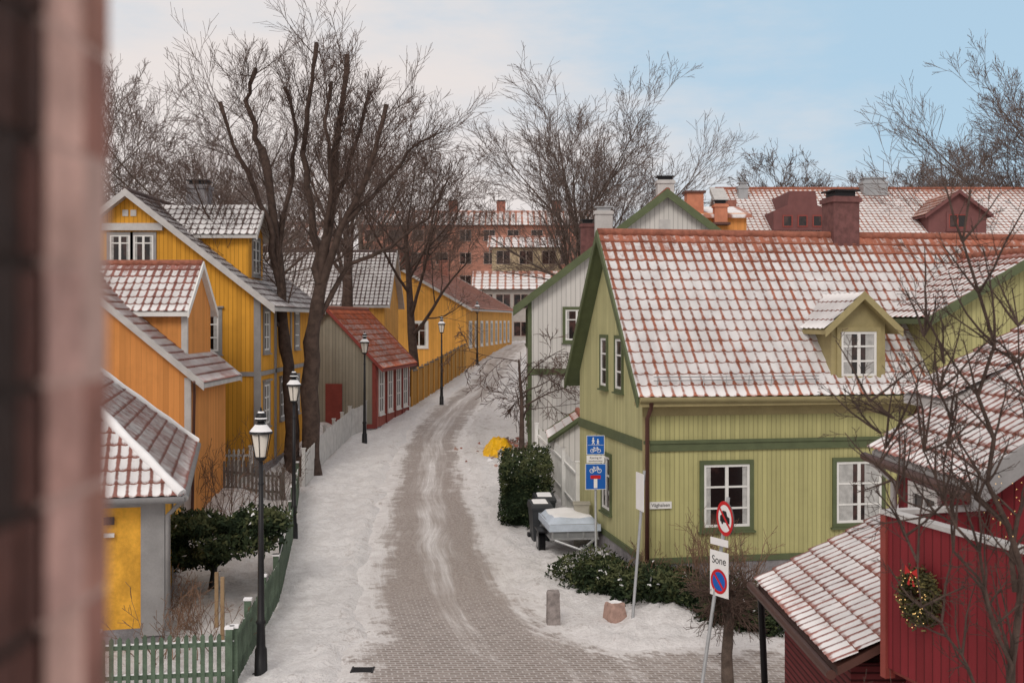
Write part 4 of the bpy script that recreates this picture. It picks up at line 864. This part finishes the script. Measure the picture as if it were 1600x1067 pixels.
for i in range(170):
    d=V((rr.gauss(0,1),rr.gauss(0,1),rr.gauss(.05,.8))).normalized(); grow(m,V((3.86,20.6,1.5+rr.uniform(-.2,.2))),d,rr.uniform(.4,.85),.008,3,5,rr,P,TWIG)
m.obj('small_pollard_tree')
DRY=paint('dry_stems',(.20,.12,.08),.9,.4)
def shrub(name,x,y,h,n,seed,sp=.4,mat=TWIG):
    rr=random.Random(seed); m=MB(); P=PP(kids=(0,0,4,3,2),up=(0,0,.08,.05,.05),rmin=.005,len=(.7,.6,.5,.5,.5),twm=mat); z=gz(x,y)
    for i in range(n): grow(m,V((x+rr.gauss(0,sp*.5),y+rr.gauss(0,sp*.5),z)),V((rr.gauss(0,.35),rr.gauss(0,.35),1)),h*rr.uniform(.6,1.1),.012,2,4,rr,P,mat)
    return m.obj(name)
shrub('bare_shrub',4.6,25.8,1.5,36,1,1.1,DRY); shrub('bare_shrub.001',-9.0,35.5,1.8,22,2,.8,TWIG); shrub('bare_shrub.002',-7.9,32,1.6,14,3,.6,DRY); shrub('bare_shrub.003',-7.0,24.2,1.1,14,4,.5,DRY)
shrub('bare_shrub.004',-6.2,22.0,1.2,22,5,.8,DRY); shrub('bare_shrub.005',3.2,27.0,1.0,12,6,.5,DRY); shrub('bare_shrub.006',-7.3,36.5,1.8,14,7,.6,TWIG); shrub('bare_shrub.007',-9.6,38.7,2.0,14,8,.8,TWIG)
m=MB()
for x,y,h in ((-5.9,23.3,1.3),(-6.25,24.2,1.2)): m.box(Fr(x,y),0,.07,0,.07,0,h,paint('raw_timber',(.35,.24,.14),.9))
m.obj('garden_posts')
# ---------------------------------------------------------------- brick window jamb beside the viewer
m=MB(); jr=random.Random(3)
B1=[paint(f'pink_brick_{i}',c,.9,.35,14,.5,bscale=60) for i,c in enumerate(((.48,.29,.25),(.52,.33,.28),(.45,.26,.22),(.49,.30,.26)))]
B3=[paint(f'brown_brick_{i}',c,.9,.35,14,.5,bscale=60) for i,c in enumerate(((.27,.135,.105),(.30,.15,.115),(.25,.12,.095)))]
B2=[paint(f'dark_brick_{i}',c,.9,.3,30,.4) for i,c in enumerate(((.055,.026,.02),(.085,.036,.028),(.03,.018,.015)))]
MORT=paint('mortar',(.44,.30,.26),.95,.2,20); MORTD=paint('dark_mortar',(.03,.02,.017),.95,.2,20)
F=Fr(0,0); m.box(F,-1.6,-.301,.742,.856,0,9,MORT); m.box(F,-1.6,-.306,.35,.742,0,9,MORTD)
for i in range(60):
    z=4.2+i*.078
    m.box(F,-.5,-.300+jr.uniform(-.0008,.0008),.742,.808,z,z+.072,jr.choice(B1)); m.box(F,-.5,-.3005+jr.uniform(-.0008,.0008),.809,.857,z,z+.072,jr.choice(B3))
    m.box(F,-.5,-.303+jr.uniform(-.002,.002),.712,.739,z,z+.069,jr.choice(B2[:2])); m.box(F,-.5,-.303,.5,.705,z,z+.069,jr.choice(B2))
m.obj('brick_wall')
# ---------------------------------------------------------------- camera, light, world
cam=bpy.data.cameras.new('camera'); co=bpy.data.objects.new('camera',cam); scene.collection.objects.link(co); scene.camera=co
co.location=(0,0,6.5); co.rotation_euler=(math.pi/2,0,0); cam.lens=40.5; cam.sensor_width=36; cam.shift_y=-33.5/1600; cam.clip_end=6000; cam.clip_start=.05
cam.dof.use_dof=True; cam.dof.focus_distance=34; cam.dof.aperture_fstop=3.0
el,az=math.radians(38),math.radians(196)
sun=bpy.data.lights.new('sun','SUN'); sun.energy=1.3; sun.angle=math.radians(22); sun.color=(1,.93,.85); so=bpy.data.objects.new('sun',sun); scene.collection.objects.link(so)
d=V((math.sin(az)*math.cos(el),math.cos(az)*math.cos(el),math.sin(el))); so.rotation_euler=d.to_track_quat('Z','Y').to_euler()
wd=bpy.data.worlds.new('World'); scene.world=wd; wd.use_nodes=True; t=wd.node_tree; t.nodes.clear(); N=NT(t)
out=N.n('ShaderNodeOutputWorld'); bg=N.n('ShaderNodeBackground',{'Strength':.11}); sky=N.n('ShaderNodeTexSky',sky_type='NISHITA',sun_disc=False,sun_elevation=el,sun_rotation=az,air_density=1.0,dust_density=1.5,ozone_density=1.5)
c=N.n('ShaderNodeTexCoord').outputs['Generated']; s=N.n('ShaderNodeSeparateXYZ',{0:c}); x,y,z=s.outputs
pl=N.comb(N.m('MULTIPLY',x,1.0),N.m('MULTIPLY',y,1.0),N.m('MULTIPLY',z,3.2))
n1=N.noise(pl,2.2,7,.6)
f=N.m('ADD',N.m('MULTIPLY',N.m('SUBTRACT',n1,.5),2.1),N.m('MULTIPLY',x,-1.7))
f=N.m('ADD',f,N.mr(z,.26,.04,0.0,.6))
f=N.m('ADD',f,N.mr(z,.42,.75,0.0,1.1))
f=N.m('ADD',f,N.mr(y,.1,-.5,0.0,.9))
f=N.m('ADD',f,N.mr(x,.5,.85,0.0,1.8))
k=N.mr(f,-.34,.55,.10,1.0)
blue=N.mix(.85,sky.outputs[0],(3.8,5.8,7.4))
col=N.mix(k,blue,(7.5,6.95,6.75))
N.set(bg.inputs[0],col); t.links.new(bg.outputs[0],out.inputs[0])
scene.view_settings.view_transform='Standard'; scene.view_settings.look='None'; scene.view_settings.exposure=0
